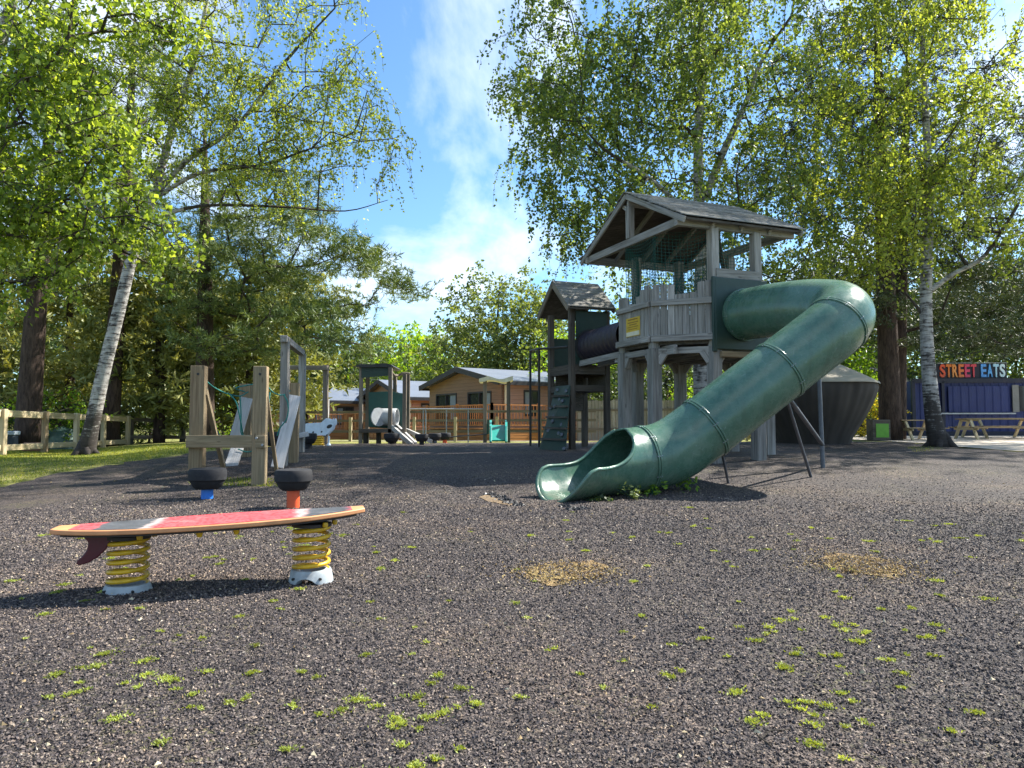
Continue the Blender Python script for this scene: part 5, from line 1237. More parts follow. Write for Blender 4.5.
mb = MB(); lx = P(329, 436, Ys); lf = on(329.3, Ys); mb.beam(lx, Vector((lf.x, lf.y, P(329, 445, Ys).z)), .06, .03, roll=(1, 0, 0)); mb.lathe([(0, 0), (.05, .01), (.055, .05), (.03, .09), (0, .1)], Vector((lf.x, lf.y, P(329, 447, Ys).z)), 12); mb.build('foreleg', WHITEP, sa)
mb = MB(); tl = P(327.6, 399, 19.2); mb.beam(tl, P(327.6, 418, 19.2), .10, .04, roll=(1, 0, 0)); pn = thing('pale_sign_board', Vector((tl.x, tl.y, g(tl.x, tl.y))), 'narrow pale board fixed on the back of the brown goal frame post', 'board'); mb.build('board', WSILVER, pn); MB().beam((tl.x, tl.y + .05, g(tl.x, tl.y) - .1), (tl.x, tl.y + .05, tl.z), .05, .05).build('post', WSILVER, pn)

# ------------------------------------------------------------------ small play hut with ramp
ph = thing('play_hut', on(382, 20), 'small green panelled play hut with a dark curved roof and a tube window', 'play hut'); Yh = 20.0
def hp(px, py, dY=0): return P(px, py, Yh + dY)
def hpost(px, dY, top, m=WBROWN, w=.10):
    f = on(px, Yh + dY); MB().beam((f.x, f.y, f.z - .1), (f.x, f.y, P(px, top, Yh + dY).z), w, w, roll=(1, 0, 0)).build('post', m, ph, bevel=.006)
hpost(361, 0, 364); hpost(367.5, .9, 372); hpost(390.2, -.1, 367); hpost(394.8, .8, 374); hpost(404.5, -.05, 374); hpost(408, .9, 374)
mb = MB(); prof = [(354, 366.5), (357, 364.6), (362, 364), (370, 364.6), (378, 363.6), (386, 363.2), (391, 364.4), (393.5, 366.4), (390, 367.4), (378, 367.0), (362, 367.4)]
mb.prism([hp(x, y, -.15) for x, y in prof], Vector((0, 1.4, 0))); mb.build('roof', BLACKP, ph, smooth=False)
mb = MB(); mb.prism([hp(361.5, 367.2, -.06), hp(390, 367.2, -.06), hp(390, 375.5, -.06), hp(361.5, 378, -.06)], Vector((0, .03, 0))); mb.build('fascia_panel', GPANEL, ph)
mb = MB(); mb.prism([hp(368.5, 392, .5), hp(390, 391.5, .5), hp(404, 393.5, .5), hp(404, 430, .5), hp(368.5, 427, .5)], Vector((0, .03, 0))); mb.build('green_panel', GPANEL2, ph, bevel=.01)
mb = MB(); c = hp(386.5, 417, .25); d = Vector((1, -.12, 0)); ts = 12
mb.tube([c - d * .34, c - d * .32, c + d * .28, c + d * .30], [.225, .235, .235, .225], 28, caps=False)
o = mb.build('tube_window', GREYP, ph, smooth='all'); sm = o.modifiers.new('thickness', 'SOLIDIFY'); sm.thickness = .02
mb = MB(); mb.lathe([(.20, 0), (.25, 0), (.25, .04), (.20, .04)], hp(378, 417, .0), 28, axis=(.75, -.66, 0)); mb.build('tube_rim', GREYP, ph, smooth=True)
mb = MB(); a = hp(360, 429); b2 = hp(405, 429); mb.box(a.x, b2.x, Yh - .15, Yh + 1.0, a.z - .10, a.z); mb.build('deck', WDARK, ph)
mb = MB()
for px in (366, 379, 391): f = on(px, Yh + .3); mb.beam((f.x, f.y, f.z - .1), (f.x, f.y, a.z - .1), .12, .12, roll=(1, 0, 0))
mb.each('deck_leg', WDARK, ph)
mb = MB(); mb.tube(catmull([hp(391, 371, .0), hp(394, 375, .2), hp(398, 375.6, .4), hp(403, 373.4, .4), hp(410, 373.6, .4)], 6), .035, 8); mb.build('wavy_top_rail', WBROWN, ph, smooth='all')
def gp3(px, Y, dz=0): f = on(px, Y); return f + ZV * dz
mb = MB(); mb.beam(hp(392, 427, -.1), gp3(412, Yh - .9, .02), .06, .12); mb.beam(hp(397, 426.5, .35), gp3(416, Yh - .6, .02), .06, .12)
for k in range(6):
    t = (k + .5) / 6; mb.beam(hp(392, 428, -.1).lerp(gp3(412, Yh - .9, 0), t), hp(397, 427.5, .35).lerp(gp3(416, Yh - .6, 0), t), .05, .04)
mb.build('ramp_ladder', WSILVER, ph)
mb = MB(); mb.beam(hp(406, 430, .3), gp3(432, Yh - .2, .08), .05, .10); mb.beam(hp(406, 430, .8), gp3(434, Yh + .2, .08), .05, .10); mb.each('balance_ramp', WSILVER, ph)
# railing right of the hut
mr = thing('metal_railing', on(447, 22), 'thin grey metal railing between the play hut and the turquoise slide', 'railing')
mb = MB(); a = P(407, 409, 22); b2 = P(486, 409, 22.5); mb.tube([a, b2], .022, 8); mb.each('top_rail', GALV, mr)
for px in (407, 423, 425.5, 446, 468, 486):
    t = (px - 407) / 79; p = a.lerp(b2, t); MB().tube([Vector((p.x, p.y, g(p.x, p.y) - .05)), p], .02, 8).build('upright', GALV, mr)
mb = MB(); mb.tube([P(425, 441, 22), P(450, 437, 22.2), P(487, 434, 22.4)], .018, 6); mb.build('low_chain', DGALV, mr)
# turquoise slide between two posts
ts_ = thing('toddler_slide', on(497, 22.5), 'small turquoise plastic slide between two tall posts with a wavy cream canopy', 'slide'); Yt = 22.5
for px, top, m in ((485, 379, WBROWN), (508.5, 378, WDARK)):
    f = on(px, Yt); MB().beam((f.x, f.y, f.z - .1), (f.x, f.y, P(px, top, Yt).z), .11, .11, roll=(1, 0, 0)).build('post', m, ts_)
mb = MB(); top = []; bot = []
for k in range(13):
    t = k / 12; x = 479 + 34 * t; y = 377.5 - 1.6 * math.sin(t * 7.5) + (1.2 if t < .2 else 0); top.append((x, y)); bot.append((x, y + 3.2 + 1.2 * math.sin(t * 9)))
mb.prism([P(x, y, Yt - .2) for x, y in top + bot[::-1]], Vector((0, .9, 0))); mb.build('canopy', CREAM, ts_)
for sx in (489.5, 505): 
    mb = MB(); mb.prism([P(sx, 420, Yt + .1), P(sx, 426, Yt - .6), P(sx, 441.5, Yt - 1.0), P(sx, 443, Yt - .3), P(sx, 443, Yt + .1)], Vector((.07, 0, 0))); mb.build('side_wall', TEAL, ts_, bevel=.01)
mb = MB(); a, b2 = P(490, 425, Yt), P(505.5, 425, Yt); c_, d_ = P(490, 440, Yt - .9), P(505.5, 440, Yt - .9); mb.prism([a, b2, d_, c_], Vector((0, .03, -.04))); mb.build('chute', TEAL, ts_)
mb = MB(); mb.prism([P(483, 419, Yt + .2), P(489, 420, Yt + .2), P(489, 434, Yt + .2), P(483, 436, Yt + .2)], Vector((0, .04, 0))); mb.prism([P(505, 420, Yt + .2), P(509, 419, Yt + .2), P(509, 436, Yt + .2), P(505, 434, Yt + .2)], Vector((0, .04, 0))); mb.each('side_panel', GPANEL2, ts_)

# ------------------------------------------------------------------ lodge fence, lodges
rf = thing('rail_fence', on(450, 25), 'brown ranch rail fence with pale posts before the lodges', 'fence')
A_ = on(296, 26); Bf = on(596, 24.5)
for zz in (.35, .72, 1.02):
    mb = MB(); mb.beam(A_ + ZV * zz, Bf + ZV * zz, .03, .085); mb.each('rail', WBROWN, rf)
for px in (304, 351, 414.5, 455.5, 497, 540, 585):
    t = (px - 296) / 300; x = A_.lerp(Bf, t); x.x = (px - 512) / 740 * x.y; x.z = g(x.x, x.y)
    MB().beam(x + Vector((0, -.05, -.1)), x + Vector((0, -.05, 1.0 if px > 500 else .84)), .11, .10, roll=(1, 0, 0)).build('post', WPALE if px < 500 else WBROWN, rf)
def lodge(name, label, corner, ang, width, length, zfloor, zeave, zapex, windows_g, windows_s, deck=None, wm=SIDE_LIT, wg=SIDE_SHADE, over=.30):
    """corner: front right base corner; gable runs left/back along gd, long wall along sd"""
    sdv = Vector((math.cos(ang), math.sin(ang), 0)); gd = Vector((-math.sin(ang), math.cos(ang), 0)); c0 = Vector((corner[0], corner[1], 0)); zb0 = g(c0.x, c0.y) - .2
    root = thing('timber_lodge', at(c0, zb0), label, 'holiday lodge')
    def L_(s, gg, z): return c0 + sdv * s + gd * gg + ZV * z
    # side wall with window openings built from strips
    def wall(nm, fn, L, z0, z1, wins, mat, depth_dir, gable=None):
        mb = MB(); cuts = [0] + [x for w in wins for x in w[:2]] + [L]
        for k in range(0, len(cuts), 2): 
            if cuts[k + 1] > cuts[k]: mb.prism([fn(cuts[k], z0), fn(cuts[k + 1], z0), fn(cuts[k + 1], z1), fn(cuts[k], z1)], depth_dir * .12)
        for (a, b, c, d) in wins:
            if c > z0 + .02: mb.prism([fn(a, z0), fn(b, z0), fn(b, c), fn(a, c)], depth_dir * .12)
            if d < z1: mb.prism([fn(a, d), fn(b, d), fn(b, z1), fn(a, z1)], depth_dir * .12)
        if gable: mb.prism([fn(0, z1), fn(L, z1), fn(L / 2, gable)], depth_dir * .12)
        w_o = mb.build(nm, mat, root)
        for (a, b, c, d) in wins:
            fr = MB(); fo = -depth_dir * .03
            for (x0, x1, z0_, z1_) in ((a, b, d - .07, d), (a, b, c, c + .07), (a, a + .07, c + .07, d - .07), (b - .07, b, c + .07, d - .07), ((a + b) / 2 - .03, (a + b) / 2 + .03, c + .07, d - .07)):
                fr.prism([fn(x0, z0_) + fo, fn(x1, z0_) + fo, fn(x1, z1_) + fo, fn(x0, z1_) + fo], depth_dir * .10)
            wf = fr.build('window', FASC, root)
            gl = MB(); gl.prism([fn(a + .02, c + .02) + depth_dir * .05, fn(b - .02, c + .02) + depth_dir * .05, fn(b - .02, d - .02) + depth_dir * .05, fn(a + .02, d - .02) + depth_dir * .05], depth_dir * .02); gl.build('pane', GLASS, wf)
            ct = MB(); w4 = (b - a) * .3
            ct.prism([fn(a + .09, c + .09) + depth_dir * .045, fn(a + .09 + w4, c + .09) + depth_dir * .045, fn(a + .09 + w4, d - .09) + depth_dir * .045, fn(a + .09, d - .09) + depth_dir * .045], depth_dir * .004); ct.build('curtain', CURT, wf)
        return w_o
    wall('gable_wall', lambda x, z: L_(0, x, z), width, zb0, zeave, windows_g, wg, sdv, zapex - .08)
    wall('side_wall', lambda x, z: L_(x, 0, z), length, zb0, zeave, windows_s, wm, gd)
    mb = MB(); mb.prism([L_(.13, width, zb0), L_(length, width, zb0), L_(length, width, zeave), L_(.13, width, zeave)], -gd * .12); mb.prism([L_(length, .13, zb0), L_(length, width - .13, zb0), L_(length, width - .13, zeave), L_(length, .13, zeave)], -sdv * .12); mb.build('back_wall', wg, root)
    ro = MB()
    for s in (0, 1):
        e = width + over if s else -over; sl = (zapex - zeave) / (width / 2); ze = zeave - sl * over
        ro.prism([L_(-over - .1, width / 2, zapex), L_(length + .3, width / 2, zapex), L_(length + .3, e, ze), L_(-over - .1, e, ze)], ZV * .10)
    rfo = ro.build('roof', ROOFM, root)
    fc = MB()
    for s in (0, 1):
        e = width + over if s else -over; sl = (zapex - zeave) / (width / 2); ze = zeave - sl * over
        fc.beam(L_(-over - .13, width / 2, zapex + .0), L_(-over - .13, e, ze + .0), .05, .24)
        fc.beam(L_(-over - .1, e, ze - .02), L_(length + .3, e, ze - .02), .06, .16)
    fc.each('fascia', FASC, rfo)
    mb = MB(); mb.tube([L_(.1, -.06, zeave - .1), L_(.1, -.06, zb0 + .1)], .05, 8); mb.build('downpipe', CREAM, root)
    if deck:
        dw, s1, g1 = deck; fl = MB(); fl.prism([L_(-dw, -dw, zfloor - .06), L_(s1, -dw, zfloor - .06), L_(s1, -.02, zfloor - .06), L_(-dw, -.02, zfloor - .06)], ZV * .06); fl.prism([L_(-dw, .0, zfloor - .06), L_(-.02, .0, zfloor - .06), L_(-.02, g1, zfloor - .06), L_(-dw, g1, zfloor - .06)], ZV * .06); dk = fl.build('deck', WORANGE, root)
        sk = MB(); nbd = 5
        for k in range(nbd):
            z0 = zb0 + .15 + k * (zfloor - zb0 - .25) / nbd; hh = (zfloor - zb0 - .25) / nbd * .85
            sk.beam(L_(-dw, -dw, z0 + hh / 2), L_(s1, -dw, z0 + hh / 2), .03, hh); sk.beam(L_(-dw, -dw, z0 + hh / 2), L_(-dw, g1, z0 + hh / 2), .03, hh)
        sk.build('deck_skirt', WORANGE, root)
        rl = MB(); rh = .95
        for (p, q) in ((L_(-dw, -dw, 0), L_(s1, -dw, 0)), (L_(-dw, -dw, 0), L_(-dw, g1, 0))):
            rl.beam(at(p, zfloor + rh), at(q, zfloor + rh), .09, .05); rl.beam(at(p, zfloor + .12), at(q, zfloor + .12), .05, .06)
            Ld = (q - p).length; m = int(Ld / .16)
            for k in range(m + 1): c = p.lerp(q, k / m); rl.beam(at(c, zfloor + .12), at(c, zfloor + rh - .02), .05, .035, roll=(1, 0, 0))
            m2 = max(2, int(Ld / 2.2))
            for k in range(m2 + 1): c = p.lerp(q, k / m2); rl.beam(at(c, zb0), at(c, zfloor + rh + .08), .12, .12, roll=(1, 0, 0))
        rl.build('balustrade', WORANGE, root)
    return root, L_
ang1 = math.radians(35)
lg, LF = lodge('a', 'large tan lodge with pale roof and orange deck, nearest and right of the play hut', (-.39, 32.0), ang1, 6.6, 11.0, .78, 2.80, 3.50,
      [(.9, 2.9, .95, 2.42), (3.9, 5.9, 1.0, 2.42)], [(1.1, 2.0, 1.3, 2.45), (5.2, 6.1, 1.3, 2.45), (8.2, 9.2, 1.3, 2.45)], deck=(1.7, 10.0, 6.4))
mb = MB(); c = LF(3.2, -.06, 1.9); mb.lathe([(0, .05), (.12, .05), (.22, .0), (.22, -.03), (0, -.04)], c + Vector((.1, -.15, 0)), 16, axis=(.5, -.8, .3)); mb.beam(c, c + Vector((.1, -.15, 0)), .04, .04); mb.build('satellite_dish', BLACKM, lg, smooth=True)
lodge('b', 'middle tan lodge partly hidden behind the play hut', (-5.75, 41.0), ang1, 6.2, 9.5, .6, 2.45, 3.45, [(.9, 2.2, .9, 2.0), (3.7, 5.4, .9, 2.0)], [(.8, 1.9, 1.0, 2.1), (5, 6, 1.0, 2.1)], deck=(1.6, 8, 6))
lodge('c', 'leftmost tan lodge seen behind the spotted springer', (-11.2, 44.0), ang1, 6.2, 9.5, .55, 2.35, 3.2, [(.9, 2.2, .8, 1.9), (3.7, 5.4, .8, 1.9)], [(.8, 1.9, .9, 2.0), (5, 6, .9, 2.0)], deck=(1.6, 8, 6))
# grey picket fence behind the towers
pf = thing('picket_fence', on(640, 27), 'grey close boarded fence standing behind the play towers', 'fence')
A_ = on(578, 27.5); Bf = on(700, 26.5); L = (Bf - A_).length; mb = MB(); m = int(L / .125)
for k in range(m):
    p = A_.lerp(Bf, (k + .5) / m); p.z = g(p.x, p.y); mb.beam(p + ZV * .03, p + ZV * (1.50 + _R.uniform(-.02, .02)), .022, .112, roll=(1, 0, 0))
mb.build('boards', WPICKET, pf)
mb = MB()
for zz in (.45, 1.15): mb.beam(A_ + Vector((0, -.04, zz)), Bf + Vector((0, -.04, zz)), .05, .08)
mb.each('rail', WBROWN, pf)
for t in (0, .33, .66, 1): p = A_.lerp(Bf, t); MB().beam(p + Vector((0, .08, 0)), p + Vector((0, .08, 1.55)), .1, .1, roll=(1, 0, 0)).build('post', WBROWN, pf)

# ------------------------------------------------------------------ tarpaulin covered structure
cvb = on(812, 19.5); cv_ = thing('covered_play_equipment', cvb, 'large round equipment wrapped in a brown tarpaulin with a pale sloping top, behind the slide', 'covered equipment')
rr = rnd_seed(201); Yc = 19.5; n = 220; vs = []; fs = []; gs = []
zt = P(812, 384, Yc).z; zbm = cvb.z - .02
def fold(a, k): return 1 + k * (.022 * math.sin(a * 7 + 1) + .014 * math.sin(a * 17 + 2.3 + math.sin(a * 5)) + .010 * math.sin(a * 41 + 2 * math.sin(a * 3)))
rows_ = [(zt, 1.60, .1), (zt - .06, 1.60, .35), (zt - .2, 1.58, .7), (zt - .4, 1.51, .6), (zt - .65, 1.40, .5), (zt - .95, 1.24, .4), (zbm + .2, .97, .3), (zbm, .90, .4)]
for (z_, r_, k) in rows_:
    for j in range(n):
        a = 2 * math.pi * j / n; rad = r_ * fold(a, k); vs.append((cvb.x + rad * math.cos(a), cvb.y + rad * math.sin(a), z_ + (.03 * math.sin(a * 3) if z_ > zt - .1 else 0)))
for i in range(len(rows_) - 1):
    for j in range(n): j2 = (j + 1) % n; fs.append((i * n + j, (i + 1) * n + j, (i + 1) * n + j2, i * n + j2))
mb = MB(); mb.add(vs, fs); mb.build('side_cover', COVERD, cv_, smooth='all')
apx = P(828, 359, Yc); vs = [(apx.x - .1, apx.y, apx.z)]; fs = []
for (f_, dr, zz) in ((.35, 1, .62), (.7, 1, .30), (1.02, 1, .02), (1.03, 1, -.05)):
    for j in range(n):
        a = 2 * math.pi * j / n; rad = 1.62 * f_ * (1 + .02 * math.sin(a * 4)); sagz = -.05 * math.cos(a * 4) * f_ * (1 - f_ * .5)
        vs.append((cvb.x + rad * math.cos(a) + (apx.x - .1 - cvb.x) * (1 - min(1, f_)), cvb.y + rad * math.sin(a), zt + (apx.z - zt) * zz / .9 + sagz + (.03 * math.sin(a * 3) if f_ > 1 else 0)))
for j in range(n): j2 = (j + 1) % n; fs.append((0, 1 + j, 1 + j2))
for i in range(3):
    for j in range(n): j2 = (j + 1) % n; fs.append((1 + i * n + j, 1 + (i + 1) * n + j, 1 + (i + 1) * n + j2, 1 + i * n + j2))
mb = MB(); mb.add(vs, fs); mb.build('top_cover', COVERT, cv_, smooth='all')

# ------------------------------------------------------------------ kiosk container, sign, tables
kb = on(965, 27); kio = thing('container_kiosk', kb, 'navy blue corrugated container kiosk with a closed serving hatch', 'kiosk')
ka = math.radians(-4); ku = Vector((math.cos(ka), math.sin(ka), 0)); kn = Vector((-math.sin(ka), math.cos(ka), 0))
k0 = on(913, 27.3); k0 = Vector((k0.x, k0.y, 0)); zk = g(k0.x, 27) ; zt = P(960, 380.5, 27).z
def K(s, d, z): return k0 + ku * s + kn * d + ZV * z
Lk = 7.2; mb = MB(); seg = []; x = 0
prof = []
while x < Lk: prof += [(x, 0), (x + .10, 0), (x + .14, .022), (x + .24, .022), (x + .28, 0)]; x += .28
prof = [p for p in prof if p[0] <= Lk]
def corr(s0, s1, z0, z1, dd, name, mat):
    mb = MB(); q = [p for p in prof if s0 <= p[0] <= s1]; vs = [K(s, d + dd, z0) for s, d in q] + [K(s, d + dd, z1) for s, d in q]; m = len(q)
    mb.add(vs, [(i, i + 1, i + 1 + m, i + m) for i in range(m - 1)]); return mb.build(name, mat, kio)
corr(0, Lk, zk, zt, 0, 'front_wall', NAVY)
mb = MB(); mb.prism([K(0, .08, zk), K(Lk, .08, zk), K(Lk, 2.4, zk), K(0, 2.4, zk)], ZV * (zt - zk)); mb.build('body', NAVY, kio)
corr(1.2, 3.42, P(960, 412, 27).z, P(960, 386, 27).z, -.10, 'serving_hatch', NAVY)
mb = MB(); zl = P(960, 413.5, 27).z; mb.beam(K(.9, -.16, zl), K(3.5, -.16, zl), .12, .05); mb.build('counter_ledge', GALV, kio)
mb = MB(); mb.beam(K(-.02, -.02, zt), K(Lk, -.02, zt), .12, .16); mb.beam(K(0, -.02, zk), K(0, -.02, zt), .12, .12, roll=ku); mb.beam(K(1.05, -.03, zk), K(1.05, -.03, zt), .10, .10, roll=ku); mb.beam(K(-.02, -.02, zk + .1), K(Lk, -.02, zk + .1), .1, .16); mb.build('frame', NAVYD, kio)
mb = MB(); mb.prism([K(3.46, -.12, P(960, 412, 27).z), K(3.68, -.12, P(960, 412, 27).z), K(3.68, -.12, P(960, 385, 27).z), K(3.46, -.12, P(960, 385, 27).z)], kn * .04); mb.build('grey_hatch_edge', SHEDM, kio)
mb = MB(); mb.prism([K(3.7, -.06, P(960, 411, 27).z), K(6.1, -.06, P(960, 411, 27).z), K(6.1, -.06, P(960, 386, 27).z), K(3.7, -.06, P(960, 386, 27).z)], kn * .02); mb.build('dark_window', GLASS, kio)
# roof sign
sg = thing('roof_sign', K(2.6, .2, zt), 'long dark sign with coloured capital letters on the kiosk roof', 'sign')
z0, z1 = P(960, 378, 26.8).z, P(960, 362.5, 26.8).z; sA = (P(945, 370, 26.8) - k0).dot(ku); sB = (P(1013, 370, 26.8) - k0).dot(ku)
mb = MB(); mb.prism([K(sA, .12, z0), K(sB, .12, z0), K(sB, .12, z1), K(sA, .12, z1)], kn * .08); mb.build('sign_board', NAVYD, sg)
mb = MB(); mb.beam(K(sA - .02, .10, z0 - .03), K(sB + .02, .10, z0 - .03), .05, .035); mb.beam(K(sA - .02, .10, z1 + .02), K(sB + .02, .10, z1 + .02), .04, .02); mb.each('sign_frame', GALV, sg)
mb = MB()
for s in (sA + .3, (sA + sB) / 2, sB - .3): mb.beam(K(s, .18, zt), K(s, .18, z0 + .1), .06, .06, roll=ku); mb.beam(K(s, .2, z0 + .1), K(s, .75, zt + .05), .04, .04)
mb.each('sign_bracket', DGALV, sg)
cols = [(.80, .10, .03), (.85, .22, .03), (.85, .33, .08), (.80, .20, .05), (.68, .05, .14), (.70, .06, .09), None, (.10, .35, .85), (.12, .42, .88), (.40, .68, .88), (.62, .80, .88)]
word = 'STREET EATS'; hgt = (z1 - z0) * .86; span = (sB - sA) * .95; adv = span / 10.6; s = sA + (sB - sA) * .025
for ch, col in zip(word, cols):
    if ch == ' ': s += adv * .6; continue
    cu = bpy.data.curves.new('letter', 'FONT'); cu.body = ch; cu.size = 1.0; cu.extrude = .04; cu.offset = .03; cu.align_x = 'CENTER'
    tmp = bpy.data.objects.new('tmp', cu); COL.objects.link(tmp); dg = bpy.context.evaluated_depsgraph_get(); me = bpy.data.meshes.new_from_object(tmp.evaluated_get(dg)); bpy.data.objects.remove(tmp)
    co = np.empty(len(me.vertices) * 3); me.vertices.foreach_get('co', co); co = co.reshape(-1, 3); mn, mx_ = co.min(0), co.max(0); sc = hgt / (mx_[1] - mn[1]); wid = adv * .86; sx = wid / (mx_[0] - mn[0]); cxm = (mn[0] + mx_[0]) / 2
    if ch not in 'M': sx = min(sx, sc * 1.02)
    loc = K(s + adv / 2, .115, z0 + (z1 - z0) * .10) - wloc(sg)
    new = np.array([list(loc + ku * ((x - cxm) * sx) + ZV * ((y - mn[1]) * sc) - kn * (zz * 1.0)) for x, y, zz in co]); me.vertices.foreach_set('co', new.astype(np.float32).ravel()); me.update()
    mm = plain('letter paint ' + str(len(MATS)), col, .4, dirt=0, var=.05); me.materials.clear(); me.materials.append(mm); o = bpy.data.objects.new('letter', me); COL.objects.link(o); o.parent = sg
    s += adv
def picnic(pos, ang, length, label, sc=1.0, legm=None):
    t = thing('picnic_table', pos, label, 'picnic table', 'picnic tables before the kiosk'); u = Vector((math.cos(ang), math.sin(ang), 0)); v = Vector((-u.y, u.x, 0))
    pos = Vector(pos)
    def T_(a, b, z): return pos + u * a * sc + v * b * sc + ZV * z * sc
    m = MB()
    for k in range(5): m.beam(T_(-length / 2, -.30 + k * .15, .73), T_(length / 2, -.30 + k * .15, .73), .135 * sc, .04 * sc)
    m.build('table_top', WTAN, t, bevel=.004)
    for s in (-1, 1):
        m = MB()
        for k in (0, 1): m.beam(T_(-length / 2, s * (.62 + k * .14), .44), T_(length / 2, s * (.62 + k * .14), .44), .12 * sc, .04 * sc)
        m.each('bench', WTAN, t, bevel=.004)
    nl = max(2, round(length / 1.5))
    for k in range(nl):
        x = -length / 2 + .18 + (length - .36) * k / (nl - 1); m = MB()
        m.beam(T_(x, -.72, 0), T_(x, -.28, .70), .07 * sc, .09 * sc, up=u); m.beam(T_(x, .72, 0), T_(x, .28, .70), .07 * sc, .09 * sc, up=u); m.beam(T_(x, -.74, .39), T_(x, .74, .39), .05 * sc, .09 * sc); m.beam(T_(x, -.34, .68), T_(x, .34, .68), .05 * sc, .08 * sc)
        m.build('leg_frame', WPALE, t, bevel=.004)
    return t
tp1 = G(1012, 441); picnic((tp1.x + .5, tp1.y + .9, g(tp1.x + .5, tp1.y + .9)), math.radians(-3), 3.2, 'long picnic table at the right edge before the navy kiosk', .86)
tp2 = on(915, 22.0); picnic(tp2, math.radians(4), 1.5, 'short picnic table seen between the pine and the birch trunk', .80)
tp3 = on(1000, 23.5); picnic(tp3, math.radians(2), 2.4, 'picnic table farther back, right under the kiosk counter', .85)
tp4 = on(772, 22.5); picnic(tp4, math.radians(35), 1.6, 'dark shaded picnic table seen under the slide beside the tower leg', .8)
bag = thing('rucksack', tp4 + Vector((.15, -.1, .61)), 'red and white bag standing on the shaded picnic table under the slide', 'bag'); bb = wloc(bag)
mb = MB(); mb.lathe([(0, 0), (.13, 0), (.15, .1), (.13, .24), (0, .26)], bb, 14); mb.build('body', plain('red fabric', (.35, .03, .04), .8), bag, smooth=True); mb = MB(); mb.lathe([(0, .255), (.12, .24), (.10, .33), (.05, .37), (0, .38)], bb, 14); mb.build('lid', WHITEP, bag, smooth=True)
# green bin, car, shed
pb2 = on(877, 21.8); bn = thing('planter_box', pb2, 'small box with a lime green front beside the thick pine trunk', 'planter'); mb = MB(); mb.box(pb2.x - .24, pb2.x + .28, pb2.y - .2, pb2.y + .2, pb2.z, pb2.z + .62); mb.build('box', WDARK, bn, bevel=.01); mb = MB(); mb.box(pb2.x - .15, pb2.x + .22, pb2.y - .215, pb2.y - .202, pb2.z + .10, pb2.z + .50); mb.build('front_panel', BINK, bn)
cy = 46.0; cbp = on(884, cy); cbp.z = P(884, 396.5, cy).z; cbp.z = g(cbp.x, cy)
car = thing('parked_car', cbp, 'white car parked beyond the hedge, seen between the tarpaulin and the pine', 'car')
zc = P(884, 397, cy).z
body = [(-2.1, .35), (-2.1, .75), (-1.9, .92), (-1.2, 1.0), (-.55, 1.42), (.9, 1.45), (1.6, 1.02), (2.05, .92), (2.1, .4), (1.75, .28), (-1.7, .28)]
mb = MB(); mb.prism([Vector((cbp.x + x, cy - .85, zc + z)) for x, z in body], Vector((0, 1.7, 0))); mb.build('body', CARW, car, bevel=.06)
for (x0, x1) in ((-.95, -.02), (.06, 1.25)):
    mb = MB(); mb.prism([Vector((cbp.x + x0 + (.25 if x0 < -.5 else 0), cy - .86, zc + 1.03)), Vector((cbp.x + x1, cy - .86, zc + 1.03)), Vector((cbp.x + x1 - (.3 if x1 > 1 else 0), cy - .86, zc + 1.36)), Vector((cbp.x + x0 + (.5 if x0 < -.5 else 0), cy - .86, zc + 1.36))], Vector((0, .005, 0))); mb.build('side_window', GLASS, car)
for x in (-1.35, 1.3):
    mb = MB(); mb.lathe([(0, 0), (.33, 0), (.34, .03), (.34, .2), (0, .22)], (cbp.x + x, cy - .90, zc + .32), 24, axis=(0, 1, 0)); w = mb.build('wheel', RUBBER, car, smooth=True); mb = MB(); mb.lathe([(0, 0), (.20, .0), (.21, .02), (0, .02)], (cbp.x + x, cy - .925, zc + .32), 20, axis=(0, 1, 0)); mb.build('rim', GALV, w)
dx_ = zc - g(cbp.x, cy)
shp = on(868, 44); shd = thing('open_shed', shp, 'grey roofed open shelter above the parked car', 'shelter'); zs0, zs1 = P(868, 373, 44).z, P(868, 366.5, 44).z
mb = MB(); x0, x1 = P(842, 370, 44).x, P(905, 370, 44).x; mb.prism([Vector((x0, 44, zs0)), Vector((x1, 44, zs0)), Vector((x1, 47.5, zs1 + .1)), Vector((x0, 47.5, zs1 + .1))], ZV * .15); mb.build('roof', SHEDM, shd)
for x in (x0 + .2, P(880.5, 380, 44).x, x1 - .2):
    for yy in (44.2, 47.3): MB().beam((x, yy, g(x, yy) - .2), (x, yy, zs0 + .05 + (yy - 44.2) * .1), .14, .14, roll=(1, 0, 0)).build('post', WPALE, shd)
fb_ = thing('board_fence', on(925, 29.5), 'dark board fence left of the navy kiosk', 'fence'); A_ = on(845, 30.5); Bf = on(908, 29); mb = MB(); m = 26
for k in range(m): p = A_.lerp(Bf, (k + .5) / m); p.z = g(p.x, p.y); mb.beam(p, p + ZV * 1.15, .02, .13, roll=(1, 0, 0))
mb.build('boards', WDARK, fb_)
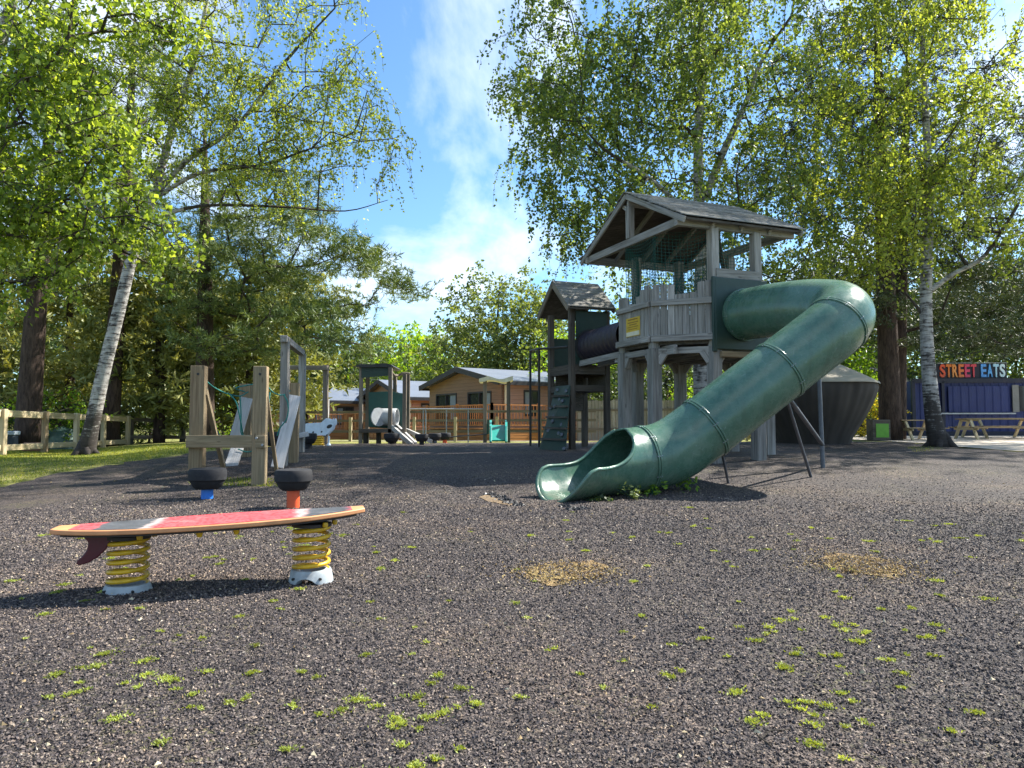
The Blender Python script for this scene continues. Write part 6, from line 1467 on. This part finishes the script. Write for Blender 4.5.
for t in (0, .5, 1): p = A_.lerp(Bf, t); MB().beam(p + Vector((0, .08, 0)), p + Vector((0, .08, 1.2)), .09, .09, roll=(1, 0, 0)).build('post', WDARK, fb_)
# weeds at the slide foot
for i, (px, py, s, lm, lab) in enumerate([(652, 496, .16, L_LIME, 'brightest leafy weed at the foot of the slide, under the first flange'), (632, 500, .15, L_WILLOW, 'dark leafy weed under the slide, left of the bright one'), (688, 491, .17, L_LIME, 'bright leafy weed under the slide, rightmost of the group'), (600, 502, .14, L_DARK, 'low dark weed in the shade beside the slide mouth'), (566, 470, .05, L_DARK, 'tiny weed')][:4]):
    rr = rnd_seed(300 + i); b = G(px, py); root = thing('weed', b, lab, 'weed', 'weeds under the slide'); n = 34; st = MB(); V_ = []; 
    tips = np.array(b) + np.column_stack([rr.normal(size=(n, 2)) * s * .55, rr.uniform(.03, s * 1.1, n) * (.4 if i == 3 else 1)]) 
    for t in tips[:14]: st.tube([b, (Vector(b) + Vector(t)) / 2 + Vector((0, 0, .02)), Vector(t)], .002, 4, caps=False)
    st.build('stem', GPANEL2, root); c = np.repeat(tips, 3, 0) + rr.normal(size=(n * 3, 3)) * .018
    V, F = quads(c, unit(rr.normal(size=(n * 3, 3)) * [1, 1, .4]), unit(rr.normal(size=(n * 3, 3)) * .5 + [0, -.3, 1]), rr.uniform(.04, .08, n * 3), rr.uniform(.024, .042, n * 3)); npmesh('leaves', V, F, lm, root, rn=np.repeat(rr.uniform(0, 1, n * 3), 4))
# fallen twigs
for i, (px, py, l, a) in enumerate([(760, 745, .13, .5), (772, 752, .08, 1.9), (640, 738, .06, .1)]):
    b = G(px, py); mb = MB(); d = Vector((math.cos(a), math.sin(a), 0)); mb.tube([b + ZV * .016, b + d * l * .5 + ZV * .026 + Vector((-.01, .01, 0)), b + d * l + ZV * .02], [.003, .0025, .0015], 5)
    o = mb.build('twig', B_DARK, None, loc=b); tag(o, ['longest dry twig on the mulch at the bottom right', 'short twig lying beside the longest one', 'tiny pale twig on the mulch left of the others'][i], 'twig')
